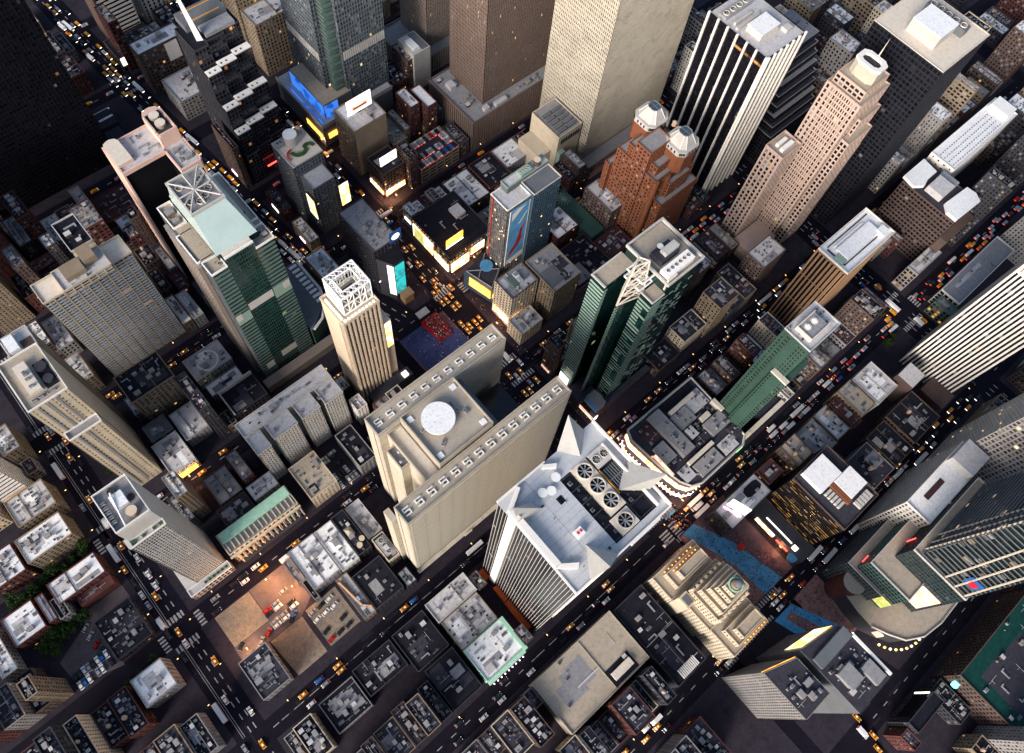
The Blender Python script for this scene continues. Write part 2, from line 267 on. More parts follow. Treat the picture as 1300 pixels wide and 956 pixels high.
def tier(root, x0, x1, y0, y1, z0, h, wall='brown', gl=None, roof='rgrey', bay=3, fh=3.6, pw=1.2, sh=1.5, dep=.24, base=0, top=1.2, par=1.0, pt=.45, sides=None, parm=None, blank=None, roofz=0):
    """one storeyed box: windows recessed behind piers and spandrels, a roof and a parapet"""
    sides = vis(x0, x1, y0, y1) if sides is None else sides
    gl = gl or glass(); wb = MB(); g = MB(); sd = SIDES(x0, x1, y0, y1)
    for k, (o, u, n, L) in sd.items():
        if k in sides:
            nb, nf = facade(wb, o, u, n, L, z0, h, bay, fh, pw, sh, dep, base, top); q = random.randint(0, 400)
            P = lambda a, z: (o[0] + u[0] * a - n[0] * dep, o[1] + u[1] * a - n[1] * dep, z)
            g.face([P(dep * .5, z0), P(L - dep * .5, z0), P(L - dep * .5, h - .3), P(dep * .5, h - .3)], 0, [(q, 0), (q + nb, 0), (q + nb, nf), (q, nf)])
        else: wb.obox(o, u, n, 0, L, -dep, 0, z0, h - .02)
    wb.build('wall', M[wall], root)
    if g.f: g.build('window', gl, root, 'stuff')
    r = MB(); r.box(x0 + dep, x1 - dep, y0 + dep, y1 - dep, h - .5, h - .06 + roofz)
    rf = r.build('roof', M[roof], root)
    if par:
        b = MB(); b.box(x0 - .06, x1 + .06, y0 - .06, y0 + pt, h, h + par); b.box(x0 - .06, x1 + .06, y1 - pt, y1 + .06, h, h + par); b.box(x0 - .07, x0 + pt, y0 + pt, y1 - pt, h, h + par - .02); b.box(x1 - pt, x1 + .07, y0 + pt, y1 - pt, h, h + par - .02)
        b.build('parapet', M[parm or wall], rf)
    return rf
RES = []      # footprints already taken
def bld(name, label, cat, x0, x1, y0, y1, h, wall='brown', n=0, tank=0, seed=None, res=True, group=None, kinds=None, esc=.8, avoid=(), **kw):
    o = thing(name, label, cat, ((x0 + x1) / 2, (y0 + y1) / 2, 0), group)
    ROOFK = kw.get('roof', 'rgrey'); tier(o, x0, x1, y0, y1, kw.pop('z0', 0), h, wall, **kw)
    if res: RES.append((x0, x1, y0, y1, h))
    if n or tank:
        rnd = random.Random(seed if seed is not None else int(x0 * 7 + y0 * 13)); n = int(n * 1.6)
        if (x1 - x0) * (y1 - y0) > 70 and h < 60:
            for k in range(rnd.choice((1, 2, 2, 3))):
                pw_, ph_ = rnd.uniform(.18, .5) * (x1 - x0), rnd.uniform(.18, .5) * (y1 - y0); xa, ya = rnd.uniform(x0 + .7, x1 - pw_ - .7), rnd.uniform(y0 + .7, y1 - ph_ - .7); cur = ROOFK
                volbox(o, 'roof_patch', M[rnd.choice(PATCH.get(cur, ('rgrey', 'rchar')))], (xa, xa + pw_, ya, ya + ph_, h - .3, h - .052 + k * .006))
            if rnd.random() < .5:
                xm = rnd.uniform(.35, .65) * (x1 - x0) + x0; volbox(o, 'party_wall', M[wall], (xm - .2, xm + .2, y0 + .46, y1 - .46, h - .3, h + .7))
        a = dict(kinds=kinds) if kinds else {}
        o_eq = equip(o, x0 + .8, x1 - .8, y0 + .8, y1 - .8, h - .06, n, rnd, tank=tank, sc=esc, avoid=avoid, **a); EQDONE[o.name] = o_eq
    return o
EQDONE = {}
PATCH = {'rwhite': ('rlight', 'rlight', 'rgrey'), 'rlight': ('rwhite', 'rgrey', 'rgrey'), 'rgrey': ('rlight', 'rchar', 'rtan'), 'rchar': ('rdark', 'rgrey', 'rmar'), 'rdark': ('rchar', 'rchar', 'rgrey'), 'rtan': ('rgrey', 'rcream', 'rchar'), 'rmar': ('rchar', 'brick', 'rgrey')}
def volbox(root, name, mat, *b, kind=None):
    for q in b: m = MB(); m.box(*q); o = m.build(name, mat, root, kind)
    return o
def fins(root, pts, w, d, z0, z1, mat, axis):
    m = MB(); m.box(-w / 2, w / 2, -d / 2, d / 2, 0, z1 - z0) if axis == 'x' else m.box(-d / 2, d / 2, -w / 2, w / 2, 0, z1 - z0)
    me = m.mesh('fin', mat)
    for x, y in pts: inst('fin', me, root, (x, y, z0))
def lin(a, b, n): return [a + (b - a) * k / (n - 1) for k in range(n)]
# ------------------------------------------------------------------ the setting
g = MB(); g.box(-2600, 2800, -2200, 3400, -3, -.02); struct('ground', g, M['ground'])
g = MB(); g.face([(-420, -420, 0), (1500, -420, 0), (1500, 1300, 0), (-420, 1300, 0)]); struct('road', g, M['asphalt'])
STY = [-346, -262, -181, -92, -13, 62, 145, 224, 309, 390, 471, 551, 631, 711, 791, 871, 951]
def bx(y):
    P = [(-420, 245), (-181, 222), (150, 178), (235, 142), (320, 114), (400, 109), (560, 97), (700, 92), (1300, 40)]
    for (a, xa), (b, xb) in zip(P, P[1:]):
        if y <= b: return xa + (xb - xa) * (y - a) / (b - a)
    return 40
def pave(poly, m='pavement', z=.15, name='pavement'):
    a = sum(poly[i][0] * poly[(i + 1) % len(poly)][1] - poly[(i + 1) % len(poly)][0] * poly[i][1] for i in range(len(poly)))
    if a < 0: poly = poly[::-1]
    b = MB(); b.prism(poly, 0, z); return struct(name, b, M[m])
def rect(x0, x1, y0, y1): return [(x0, y0), (x1, y0), (x1, y1), (x0, y1)]
BAND = []
for s0, s1 in zip(STY, STY[1:]):
    y0, y1 = s0 + 6.5, s1 - 6.5; BAND.append((y0, y1))
    pave(rect(-360, -107, y0, y1))
    if y0 > 220:
        pave([(-88, y0), (bx(y0) - 10, y0), (bx(y1) - 10, y1), (-88, y1)]); pave(rect(192, 442, y0, y1))
        if bx(y0) + 10 < 170: pave([(bx(y0) + 10, y0), (173, y0), (173, y1), (bx(y1) + 10, y1)])
    elif y0 > 150: pave(rect(-88, 120, y0, y1)); pave(rect(192, 442, y0, y1)); pave(rect(129, 171, y0, y1))
    elif y0 > 60: pave(rect(-88, 160, y0, y1)); pave(rect(194, 442, y0, y1))
    elif y0 > -10: pave(rect(-88, 172, y0, y1)); pave(rect(200, 442, y0, y1))
    elif y0 > -90: pave(rect(-88, 184, y0, y1)); pave(rect(187, 442, y0, y1))
    elif y0 > -175: pave(rect(-88, 150, y0, y1)); pave([(160, y1), (199, y1), (206, y0), (160, y0)]); pave([(216, y1), (442, y1), (442, y0), (236, y0)])
    else: pave(rect(-88, 160, y0, y1)); pave(rect(192, 442, y0, y1))
    pave(rect(466, 740, y0, y1)); pave(rect(757, 1020, y0, y1))
def patch(name, poly, m, z):
    a = sum(poly[i][0] * poly[(i + 1) % len(poly)][1] - poly[(i + 1) % len(poly)][0] * poly[i][1] for i in range(len(poly)))
    b = MB(); b.face([(x, y, z) for x, y in (poly if a > 0 else poly[::-1])]); return struct(name, b, M[m])
Z1, Z2 = .156, .162
patch('plaza', [(129.5, 152), (170.5, 152), (170.5, 217), (129.5, 217)], 'plum', Z1)
patch('painted_plaza', [(130, 221.0 - 4), (157, 217), (170, 197), (170, 160), (150, 160), (131, 186)], 'navy', Z2)
patch('painted_plaza', [(193, 18), (198, 18), (198, -6), (188, -6)], 'blue', .006)
patch('plaza', rect(186.6, 232, -85, -20), 'plum', Z1)
patch('plaza', [(187, -21), (192, -21), (212, -84), (194, -84), (197, -60)], 'rust', Z2)
patch('painted_plaza', [(190, -20.5), (201, -20.5), (213, -46), (221, -84.5), (204, -84.5), (203, -62), (197, -40)], 'blue', .168)
patch('painted_plaza', [(196, -100), (213, -100), (228, -132), (206, -132)], 'blue', .166)
patch('plaza', [(203, -104), (209, -103), (219, -128), (210, -126)], 'rust', .172)
patch('plaza', rect(217, 241, -140, -99), 'rust', Z1 + .002)
patch('plaza', rect(342, 390, 236, 248), 'rust', Z1)
patch('bare_lot', [(-78.5, 138), (-53.5, 138), (-53.5, 115), (-78.5, 115)], 'sand', Z1); patch('bare_lot', [(-60, 103.5), (-36.5, 103.5), (-36.5, 76), (-58, 76)], 'sand', Z1)
patch('parking_lot', [(-53, 138.3), (-27, 138.3), (-25, 110), (-36, 104), (-60, 104), (-79, 106), (-79, 114.6), (-53, 114.6)], 'mauve', Z1)
patch('parking_lot', [(-136, 198), (-112, 198), (-111, 180), (-134, 180), (-134, 150), (-161, 158), (-163, 176), (-141, 186)], 'mauve', Z1); patch('parking_lot', rect(31, 47, 153, 180), 'rchar', Z1); patch('parking_lot', rect(-33, -10, 77, 105), 'sand', Z1)
# painted marks
def zebra(x0, x1, y0, y1, along):
    b = MB()
    if along == 'x':
        n = int((x1 - x0) / 2.3)
        for k in range(n): a = x0 + k * 2.3; b.face([(a, y0, .012), (a + 1.2, y0, .012), (a + 1.2, y1, .012), (a, y1, .012)])
    else:
        n = int((y1 - y0) / 2.3)
        for k in range(n): a = y0 + k * 2.3; b.face([(x0, a, .012), (x1, a, .012), (x1, a + 1.2, .012), (x0, a + 1.2, .012)])
    struct('crosswalk', b, M['paint'])
for y in (145, 224, 309, 390): zebra(-106.5, -88.5, y + 7, y + 11, 'x'); zebra(-106.5, -88.5, y - 11, y - 7, 'x')
for y in (145, 224): zebra(-87, -83, y - 6, y + 6, 'y'); zebra(-112, -108, y - 6, y + 6, 'y')
zebra(172, 192, 226, 232, 'x'); zebra(174, 192, 152, 157, 'x'); zebra(172, 193, 135, 139, 'x'); zebra(165, 193, 55, 59, 'x'); zebra(173, 200, -4, 1, 'x'); zebra(176, 184, -19, -9, 'y'); zebra(172, 200, -23, -20, 'x'); zebra(186, 192, -20, -7, 'y')
zebra(184, 216, -89, -84.5, 'x'); zebra(150, 200, -100, -96, 'x'); zebra(160, 167, -97, -87, 'y'); zebra(100, 121, 316, 320, 'x'); zebra(104, 128, 299, 303, 'x'); zebra(173, 192, 316, 320, 'x')
zebra(442, 466, -2, 2, 'x'); zebra(442, 466, -27, -23, 'x'); zebra(436, 441, -19, -7, 'y'); zebra(467, 472, -19, -7, 'y'); zebra(88, 107, 541, 544, 'x'); zebra(87, 107, 558, 561, 'x'); zebra(193, 198, 219, 230, 'y'); zebra(194, 199, 56, 68, 'y')
b = MB()
def dash(x0, y0, x1, y1, wdt=.3, step=9, on=4):
    L = math.hypot(x1 - x0, y1 - y0); ux, uy = (x1 - x0) / L, (y1 - y0) / L; t = 0
    while t < L:
        e = min(L, t + on); nx, ny = -uy * wdt, ux * wdt
        b.face([(x0 + ux * t - nx, y0 + uy * t - ny, .008), (x0 + ux * e - nx, y0 + uy * e - ny, .008), (x0 + ux * e + nx, y0 + uy * e + ny, .008), (x0 + ux * t + nx, y0 + uy * t + ny, .008)]); t += step
for y0, y1 in BAND:
    if -200 < y0 < 420:
        for x in (-97.4, -93.8): dash(x, y0, x, y1)
        dash(-102.9, y0, -102.9, y1, .13, 9, 9); dash(-101.6, y0, -101.6, y1, .13, 9, 9)
        for x in (449, 454, 459): dash(x, y0, x, y1)
    if y0 > 220:
        for x in (179, 184.5): dash(x, y0, x, y1)
        for d in (-4, 2): dash(bx(y0) + d, y0, bx(y1) + d, y1)
for sx in STY:
    for xa, xb in ((-86, 90 if sx > 230 else 165), (200, 440), (470, 735)): dash(xa, sx, xb, sx, .22, 11, 4)
dash(-80, 62, 150, 62, .2, 9, 9); dash(60, -13, 170, -13, .22, 9, 9)
struct('lane_marking', b, M['paint'])
rp = random.Random(77); b1, b2 = MB(), MB()
for _ in range(420):
    ax = rp.random() < .6; sy = rp.choice(STY[2:10]); L_, W_ = rp.uniform(2, 14), rp.uniform(.8, 2.4)
    if ax: x, y = rp.uniform(-85, 440), sy + rp.uniform(-5.5, 4); r_ = (x, x + L_, y, y + W_)
    else: x, y = rp.choice((rp.uniform(-106, -91), rp.uniform(-106, -91), rp.uniform(174, 190), rp.uniform(444, 463))), rp.uniform(-150, 420); r_ = (x, x + W_, y, y + L_)
    (b1 if rp.random() < .6 else b2).face([(r_[0], r_[2], .004), (r_[1], r_[2], .004), (r_[1], r_[3], .004), (r_[0], r_[3], .004)])
    if rp.random() < .5: cx, cy = x + 1, y + rp.uniform(-2, 2); b2.face([(cx + .45 * math.cos(k), cy + .45 * math.sin(k), .0055) for k in [2 * math.pi * q / 8 for q in range(8)]])
struct('road_patch', b1, mk('asphalt_patch', (.021, .0195, .028), .9, .3, .5)); struct('road_patch', b2, mk('old_asphalt', (.006, .006, .010), .8, .3, .5))
# ------------------------------------------------------------------ landmark towers
D = M
G_DARK = glass((.012, .012, .016), .012, .03, .1, (1, .45, .12), .3); G_BLK = glass((.008, .008, .012), .0012, .0, .2, (1, .45, .12), .25, .25); G_OFF = glass((.025, .027, .032), .02, .2, .15, (1, .6, .25), .4); G_GRN = glass((.007, .027, .026), .004, .0, .1, (.6, .9, .4), .3); G_BLUE = glass((.03, .06, .075), .02, .16, .1, (1, .7, .35), .6)
G_RES = glass((.035, .045, .06), .008, .3, .15, (1, .55, .2), .4); G_OLD = glass((.016, .016, .021), .03, .2, .2, (1, .55, .18), .45); G_LIT = glass((.02, .014, .01), .35, .05, .2, (1, .5, .12), .4); G_BRN = glass((.05, .032, .024), .015, .1, .2)
# grey-white slab hotel with the round white roof disc
t = thing('hotel_tower', 'huge blank cream concrete hotel of two slabs with a round white disc on top', 'hotel', (92, 106, 0))
RES += [(37, 158, 77, 137, 145)]
def slab(x0, x1, y0, y1, z0, z1, name='wall', m='beigest', roof='buff', par=1.6):
    volbox(t, name, D[m], (x0, x1, y0, y1, z0, z1 - .5)); rf = volbox(t, 'roof', D[roof], (x0 + .6, x1 - .6, y0 + .6, y1 - .6, z1 - .5, z1 - .45))
    if par: p = MB(); p.box(x0 - .05, x1 + .05, y0 - .05, y0 + .6, z1 - .5, z1 + par); p.box(x0 - .05, x1 + .05, y1 - .6, y1 + .05, z1 - .5, z1 + par); p.box(x0 - .06, x0 + .6, y0 + .6, y1 - .6, z1 - .5, z1 + par - .02); p.box(x1 - .6, x1 + .06, y0 + .6, y1 - .6, z1 - .5, z1 + par - .02); pieces(p, 'parapet', D['buff'], rf)
slab(37, 148, 77.5, 89, 0, 145); slab(53.5, 141, 123.5, 135.5, 0, 145); slab(67.5, 103, 90, 123, 0, 149.5, m='buff'); slab(58.5, 67, 89.3, 123.2, 0, 139, roof='rcream'); slab(53.2, 62, 104.5, 117.5, 0, 134.5, roof='rgrey')
me = MB(); me.obox((0, 0), (1, 0), (0, -1), .12, 8.9, 0, .28, 0, 11.6); pm = me.mesh('wall_panel', D['beigest'])
for i in range(12):
    for j in range(11): inst('wall_panel', pm, t, (38.2 + i * 9.02, 77.5, 12 + j * 11.95))
me = MB(); me.obox((0, 0), (0, -1), (-1, 0), .1, 9.9, 0, .28, 0, 11.6); pm = me.mesh('wall_panel', D['beigest'])
for j in range(11): inst('wall_panel', pm, t, (37, 88.2, 12 + j * 11.95)); inst('wall_panel', pm, t, (53.5, 134.6, 12 + j * 11.95))
volbox(t, 'corner_recess', D['mdark'], (36.66, 36.98, 84.6, 85.2, 0, 144), (53.1, 53.4, 127, 127.6, 0, 143))
volbox(t, 'service_block', D['beigest'], (34, 37.5, 89.4, 97, 0, 118), (36, 53, 90, 104, 0, 12))
d = MB(); d.cyl(82, 109.5, 8.2, 149.5, 152.4, 40, 0); d.cyl(82, 109.5, 8.9, 152.4, 153.2, 40, 1); d.build('roof_disc', [D['rcream'], D['rwhite']], t)
volbox(t, 'canopy_ledge', D['beigest'], (36, 150, 74.5, 77.2, 9, 10.2)); volbox(t, 'street_sign', D['rcream'], (74, 80, 73.9, 74.4, 8, 12))
for k in range(14): inst('davit_base', UFR, t, (41 + k * 7.85, 83.4, 144.6), 0, (1.25, 1.25, 1.2))
for k in range(11): inst('davit_base', UFR, t, (58 + k * 7.8, 129.6, 144.6), math.pi, (1.15, 1.15, 1))
volbox(t, 'white_pad', D['rwhite'], *[(x - 1.6, x + 1.6, y - 1.6, y + 1.6, 149, 149.7) for x, y in ((71, 119), (99.5, 119), (71, 94), (99.5, 94))])
for x, y in ((92.6, 112), (93.5, 107), (76, 98), (72.5, 110), (96, 104)): inst('air_conditioner', AC, t, (x, y, 149), x, (.9, .9, .8))
for x, y in ((55.5, 108), (58, 113), (60, 107)): inst('roof_vent', VENT, t, (x, y, 134), 0, (1.6, 1.6, 1.4))
a = MB(); fb = MB(); facade(fb, (103.2, 94), (1, 0), (0, -1), 32, 20, 96, 2.6, 4, .35, .5, .5); fb.build('atrium_frame', D['slate'], t)
volbox(t, 'atrium', G_DARK, (103.2, 136, 94.5, 120, 0, 96)); volbox(t, 'link_bridge', D['slate'], (103, 108, 90, 123, 96.2, 140))
# white-finned tower with the slanted spires
t = thing('office_tower', 'dark glass tower with white fins, four white spires and a row of big roof fans', 'office tower', (100, 26, 0)); RES += [(66, 184, -4, 55, 187)]
volbox(t, 'window', G_BLK, (70.6, 129.4, -.4, 51.4, 6, 186)); volbox(t, 'roof', D['rcool'], (70, 98.8, -1, 52, 186.1, 187), (98.8, 130, -1, 3.2, 186.1, 187), (125, 130, 3.2, 52, 186.1, 187), (98.8, 125, 41, 52, 186.1, 187))
p = MB(); p.box(70.2, 73.4, 13, 42, 187, 191); p.prism([(70.2, 12.9), (73.4, 12.9), (80, 8), (78, 6.5)], 187, 189.6); p.prism([(70.4, 45.6), (71.6, 43.6), (82, 49.6), (81, 51.2)], 187, 190); p.prism([(101, 46), (102.6, 47.4), (97, 51.2), (95.6, 50.2)], 187, 189.6); p.box(70, 99, 51.3, 52.2, 187, 188.4); p.box(86, 130, -1.2, -.4, 187, 188.6); p.box(129.4, 130.2, -.4, 52, 187, 190); p.box(70, 88, -1.3, -.5, 187, 187.8); p.box(69.9, 70.8, -.5, 12, 187, 187.8); p.box(125, 125.8, 3.2, 41, 187, 189.5); pieces(p, 'parapet', D['white'], t)
volbox(t, 'machine_pit', D['black'], (98.8, 125, 3.2, 41, 184, 184.4)); b = MB()
for k in range(6): b.box(99, 125, 4 + k * 7.2, 4.5 + k * 7.2, 184.4, 186.8)
b.box(105.4, 106, 4, 40, 186.8, 187.3); b.box(115, 115.6, 4, 40, 186.8, 187.3); pieces(b, 'pit_beam', D['mdark'], t)
volbox(t, 'fan_deck', D['rcream'], (105.5, 115, 13.5, 41, 184.4, 187.6), (103.5, 114, 3.6, 12.6, 184.4, 188))
for x, y in ((110.2, 36.4), (110.2, 27.8), (110.2, 18.9)): inst('fan', FAN, t, (x, y, 187.6), 0, (3.9, 3.9, 3))
equip(t, 99.3, 105, 5, 40, 184.4, 16, random.Random(4), ('cool', 'ac', 'pipe', 'hatch', 'duct'), sc=.9); equip(t, 116, 124.6, 4, 18, 184.4, 10, random.Random(5), ('cool', 'pipe', 'duct', 'hatch'), sc=.9); b = MB(); [b.box(116.5 + k * 1.3, 117 + k * 1.3, 19.5, 31.5, 186, 187) for k in range(7)]; b.box(116, 125, 25.3, 25.9, 186.8, 187.2); pieces(b, 'louvre_bar', D['slate'], t); volbox(t, 'yellow_rail', D['taxi'], (115.6, 116, 18.5, 32.5, 187, 187.8)); inst('fan', FAN, t, (108.7, 8, 188), 0, (3.8, 3.8, 3)); volbox(t, 'cooler', D['light'], (116, 125, 33, 41, 185, 188.5))
for x in (118, 122.9): inst('fan', FAN, t, (x, 37, 188.5), 0, (2.1, 2.1, 1.6))
for x, y in ((98, 43), (88.5, 41.5), (92.2, 39.6)): inst('satellite_dish', DISH, t, (x, y, 187), 0, (1.2, 1.2, 1))
volbox(t, 'roof_hatch', D['black'], (91.5, 94.5, 32, 35.6, 187, 187.2)); volbox(t, 'roof_hut', D['whitep'], (87, 91, 15.5, 19.5, 187, 190)); volbox(t, 'red_vent', D['redtrim'], (87.7, 88.7, 17, 18.4, 190, 190.2), (89.4, 90.4, 17, 18.4, 190, 190.2))
b = MB(); [b.box(74, 98.4, 4 + k * 3.4, 4.12 + k * 3.4, 187, 187.05) for k in range(14)]; b.box(86, 86.12, -.5, 51, 187.0, 187.06); [b.box(126, 126.1 + .02 * k, 6 + k * 9, 12 + k * 9, 187, 187.3) for k in range(4)]; b.build('roof_seam', D['rgrey'], t, 'stuff'); equip(t, 75, 98, 2, 13, 187, 5, random.Random(5), ('vent', 'hatch'), sc=.7); equip(t, 75, 98, 22, 50, 187, 7, random.Random(6), ('vent', 'hatch', 'pipe'), sc=.7)
def spire(p1, p2, p3, ap, lab=None):
    m = MB(); q = [(*p1, 187), (*p2, 187), (*p3, 187)]; m.face([q[0], q[1], ap]); m.face([q[1], q[2], ap]); m.face([q[2], q[0], ap]); m.face(q[::-1]); m.build('spire', D['spire'], t)
spire((71, 36.8), (84, 36.5), (82, 41.6), (70.2, 43.2, 204)); spire((107, 52), (124, 51), (114, 43), (117, 58.5, 206)); spire((129, 28), (127, 11), (116.5, 20), (131.5, 10, 207)); spire((97, -.6), (79, -.6), (88, 12), (85, -2.2, 206))
b = MB(); b.box(69.4, 72, 38.6, 43.6, 0, 196); b.box(129, 131, 6, 11, 0, 187); b.box(85, 90, -2, .4, 0, 190); b.box(115, 120, 51.6, 53.4, 0, 190); pieces(b, 'corner_pier', D['white'], t)
fins(t, [(70.15, y) for y in lin(.3, 37.4, 21)], .28, .35, 4, 185, D['finw'], 'y'); fins(t, [(70.15, y) for y in lin(45, 51, 4)], .28, .35, 4, 185, D['finw'], 'y')
fins(t, [(x, -.8) for x in lin(71, 129, 26)], .28, .35, 4, 185, D['finw'], 'x')
volbox(t, 'fin_band', D['mdark'], (70.3, 70.55, 0, 38, 46, 48.5)); volbox(t, 'canopy', D['orangep'], (66.5, 70, 3, 25, 0, 6), (66.8, 69.9, 25.6, 37, 0, 6.2), (66.6, 69.8, 44, 51, 0, 6.1))
m = MB(); m.prism([(131, 51.5), (160, 51.5), (178, 8), (178, -3.5), (131, -3.5)], 0, 25, 0, 1); m.build('podium', [D['dgrey'], D['rchar']], t)
m = MB(); m.prism([(150, 16), (168, 16), (180, 1), (176, -3), (150, -3)], 25, 28, 0, 0); m.build('podium_roof_terrace', D['rwhite'], t)
m = MB()
for (xa, ya), (xb, yb) in (((161, 51), (170.5, 30)), ((170.5, 30), (179, 9)), ((179, 9), (179, -3))): m.face([(xa, ya, 5), (xb, yb, 5), (xb, yb, 15), (xa, ya, 15)])
m.build('marquee_screen', D['e_gold'], t)
# cream tower with lattice crown
t = thing('hotel_tower', 'slim cream tower with vertical window strips and an open white lattice crown', 'hotel', (93, 204, 0)); RES += [(79, 112, 190, 218, 130)]
volbox(t, 'window', G_OFF, (80.5, 104.5, 193.6, 215, 0, 129)); b = MB(); b.box(79.9, 80.4, 198.5, 215.4, 0, 129.6); b.box(104.6, 105.1, 193.4, 215.4, 0, 129.6); b.box(80, 105, 215.1, 215.6, 0, 129.4); b.build('wall', D['peach'], t)
fins(t, [(x, 193.2) for x in lin(80.7, 104.4, 9)], 1.25, .9, 0, 129.5, D['peach'], 'x'); fins(t, [(80.1, y) for y in (193.5, 195.6, 197.9)], .8, .7, 0, 129.5, D['peach'], 'y')
b = MB()
for k in range(36): b.box(81.2, 104, 193.35, 193.6, 3 + k * 3.5, 4 + k * 3.5); b.box(80.2, 80.45, 193.9, 198, 3 + k * 3.5, 4 + k * 3.5)
b.build('spandrel', D['graybrown'], t); rf = volbox(t, 'roof', D['rtan'], (80.5, 104.6, 193.6, 215.2, 129, 129.5)); b = MB(); b.box(79.7, 105.3, 192.6, 193.6, 129.5, 132); b.box(79.7, 105.3, 215.1, 215.8, 129.5, 132); b.box(79.6, 80.4, 193.6, 215.1, 129.5, 131.9); b.box(104.6, 105.4, 193.6, 215.1, 129.5, 131.9); pieces(b, 'parapet', D['peach'], t)
b = MB(); X0, X1, Y0, Y1 = 84.5, 104, 197.5, 214.5
for z in (131.5, 141, 150):
    for i, (p, q) in enumerate((((X0, Y0), (X1, Y0)), ((X1, Y0), (X1, Y1)), ((X1, Y1), (X0, Y1)), ((X0, Y1), (X0, Y0)))): b.bar((*p, z), (*q, z), .45)
    if z > 135:
        for i in (3.6,): 
            for p, q in (((X0 + i, Y0 + i), (X1 - i, Y0 + i)), ((X1 - i, Y0 + i), (X1 - i, Y1 - i)), ((X1 - i, Y1 - i), (X0 + i, Y1 - i)), ((X0 + i, Y1 - i), (X0 + i, Y0 + i))): b.bar((*p, z), (*q, z), .4)
for n_, (p, q, dn) in enumerate((((X0, Y0), (X1, Y0), (0, 1)), ((X1, Y0), (X1, Y1), (-1, 0)), ((X1, Y1), (X0, Y1), (0, -1)), ((X0, Y1), (X0, Y0), (1, 0)))):
    K = 5; pt = lambda k: (p[0] + (q[0] - p[0]) * k / K, p[1] + (q[1] - p[1]) * k / K)
    for k in range(K):
        a, c = pt(k), pt(k + 1)
        for z0, z1 in ((131.5, 141), (141, 150)): b.bar((*a, z0), (*a, z1), .32); b.bar((*a, z0 if k % 2 else z1), (*c, z1 if k % 2 else z0), .25)
        i = 3.6; b.bar((*a, 150), (c[0] + dn[0] * i, c[1] + dn[1] * i, 150), .22); b.bar((a[0] + dn[0] * i, a[1] + dn[1] * i, 150), (*c, 150), .22); b.bar((a[0] + dn[0] * i, a[1] + dn[1] * i, 141), (a[0] + dn[0] * i, a[1] + dn[1] * i, 150), .22)
b.build('lattice_crown', D['whitep'], t); volbox(t, 'crown_plant', D['mdark'], (90, 99, 202, 210, 129.5, 136)); b = MB()
for k in range(9): b.box(82 + k * 2.5, 83.2 + k * 2.5, 194.4, 195.2, 129.6, 131)
for k in range(7): b.box(81.3, 82.2, 197 + k * 2.5, 198.2 + k * 2.5, 129.6, 131)
pieces(b, 'crown_lamp', D['e_head'], t); volbox(t, 'side_wing', D['peach'], (105.4, 112, 195, 212, 0, 95)); volbox(t, 'wall_sign', D['e_screen'], (107, 111.5, 194.4, 194.9, 60, 94)); volbox(t, 'base_hall', D['dgrey'], (84, 118, 185, 192.4, 0, 16)); volbox(t, 'lit_entrance', D['e_white'], (111, 115, 186, 190, 16.1, 18))
# green banded tower with pale glass crown
t = thing('office_tower', 'green glass tower with pale banded walls and a mint glass pyramid crown holding roof fans', 'office tower', (58, 280, 0)); RES += [(34, 106, 240, 312, 160)]
S_, N_ = 252.0, 307.5; volbox(t, 'window', G_GRN, (39, 78, S_, N_, 0, 151.5)); volbox(t, 'upper_storeys', G_GRN, (48.8, 66.3, S_, S_ + 6, 151.5, 159.6), (47, 73, S_ + 6, N_ - 2, 151.5, 159.6)); b = MB()
for k in range(35):
    z = 6 + k * 4.15
    for xa, xb in ((38.6, 48.6), (66.5, 78.4)): b.box(xa, xb, S_ - .16, S_ - .02, z, z + 2.1)
pieces(b, 'spandrel_band', D['greenm'], t); b = MB()
for k in range(38): z = 4 + k * 4.15; b.box(48.8, 66.3, S_ - .1, S_ - .03, z, z + .5)
for k in range(12): x = 49.5 + k * 1.5; b.box(x, x + .18, S_ - .16, S_ - .11, 0, 159)
b.build('mullion', D['greend'], t); b = MB()
for x0, x1, z0, z1 in ((49, 66, 98, 106), (39.2, 43, 94, 101), (73.4, 78, 98, 105), (55, 67, 20, 28), (42, 48, 16, 24)): b.box(x0, x1, S_ - .3, S_ - .18, z0, z1)
pieces(b, 'louvre_panel', D['light'], t); volbox(t, 'plain_band', D['greenl'], (38.7, 48.5, S_ - .19, S_ - .04, 89, 100), (66.6, 78.3, S_ - .19, S_ - .04, 93, 106))
b = MB(); b.box(38.3, 38.9, S_, N_, 0, 151.8)
for k in range(18): b.box(37.9, 38.28, S_ + 1 + k * 3, S_ + 1.8 + k * 3, 0, 151)
b.build('wall', D['slate'], t); tier(t, 35.4, 37.8, 262, 298, 0, 150, 'graybrown', G_OFF, 'rgrey', 2.2, 3.8, .9, 1.6, .2, sides='W', par=0); volbox(t, 'roof', D['rtan'], (39, 78, S_ + .1, N_, 151.5, 152)); volbox(t, 'upper_roof', D['rcream'], (48.8, 66.3, S_, S_ + 5.9, 159.6, 160.2), (47, 73, S_ + 6, N_ - 2, 159.6, 160.1)); b = MB()
def rim(x0, x1, y0, y1, z, h=1.5, w_=.6): b.box(x0, x1, y0, y0 + w_, z, z + h); b.box(x0, x1, y1 - w_, y1, z, z + h); b.box(x0, x0 + w_, y0 + w_, y1 - w_, z, z + h - .02); b.box(x1 - w_, x1, y0 + w_, y1 - w_, z, z + h - .02)
rim(38.2, 48.4, S_ - .4, 262, 152); rim(66.6, 78.8, S_ - .4, 264, 152); rim(38.2, 46.6, 290, N_ + .4, 152); rim(73.4, 78.8, 268, N_ + .4, 152); rim(36.5, 46.4, 264, 286, 150.5); rim(72.6, 81, 272, 292, 140.5)
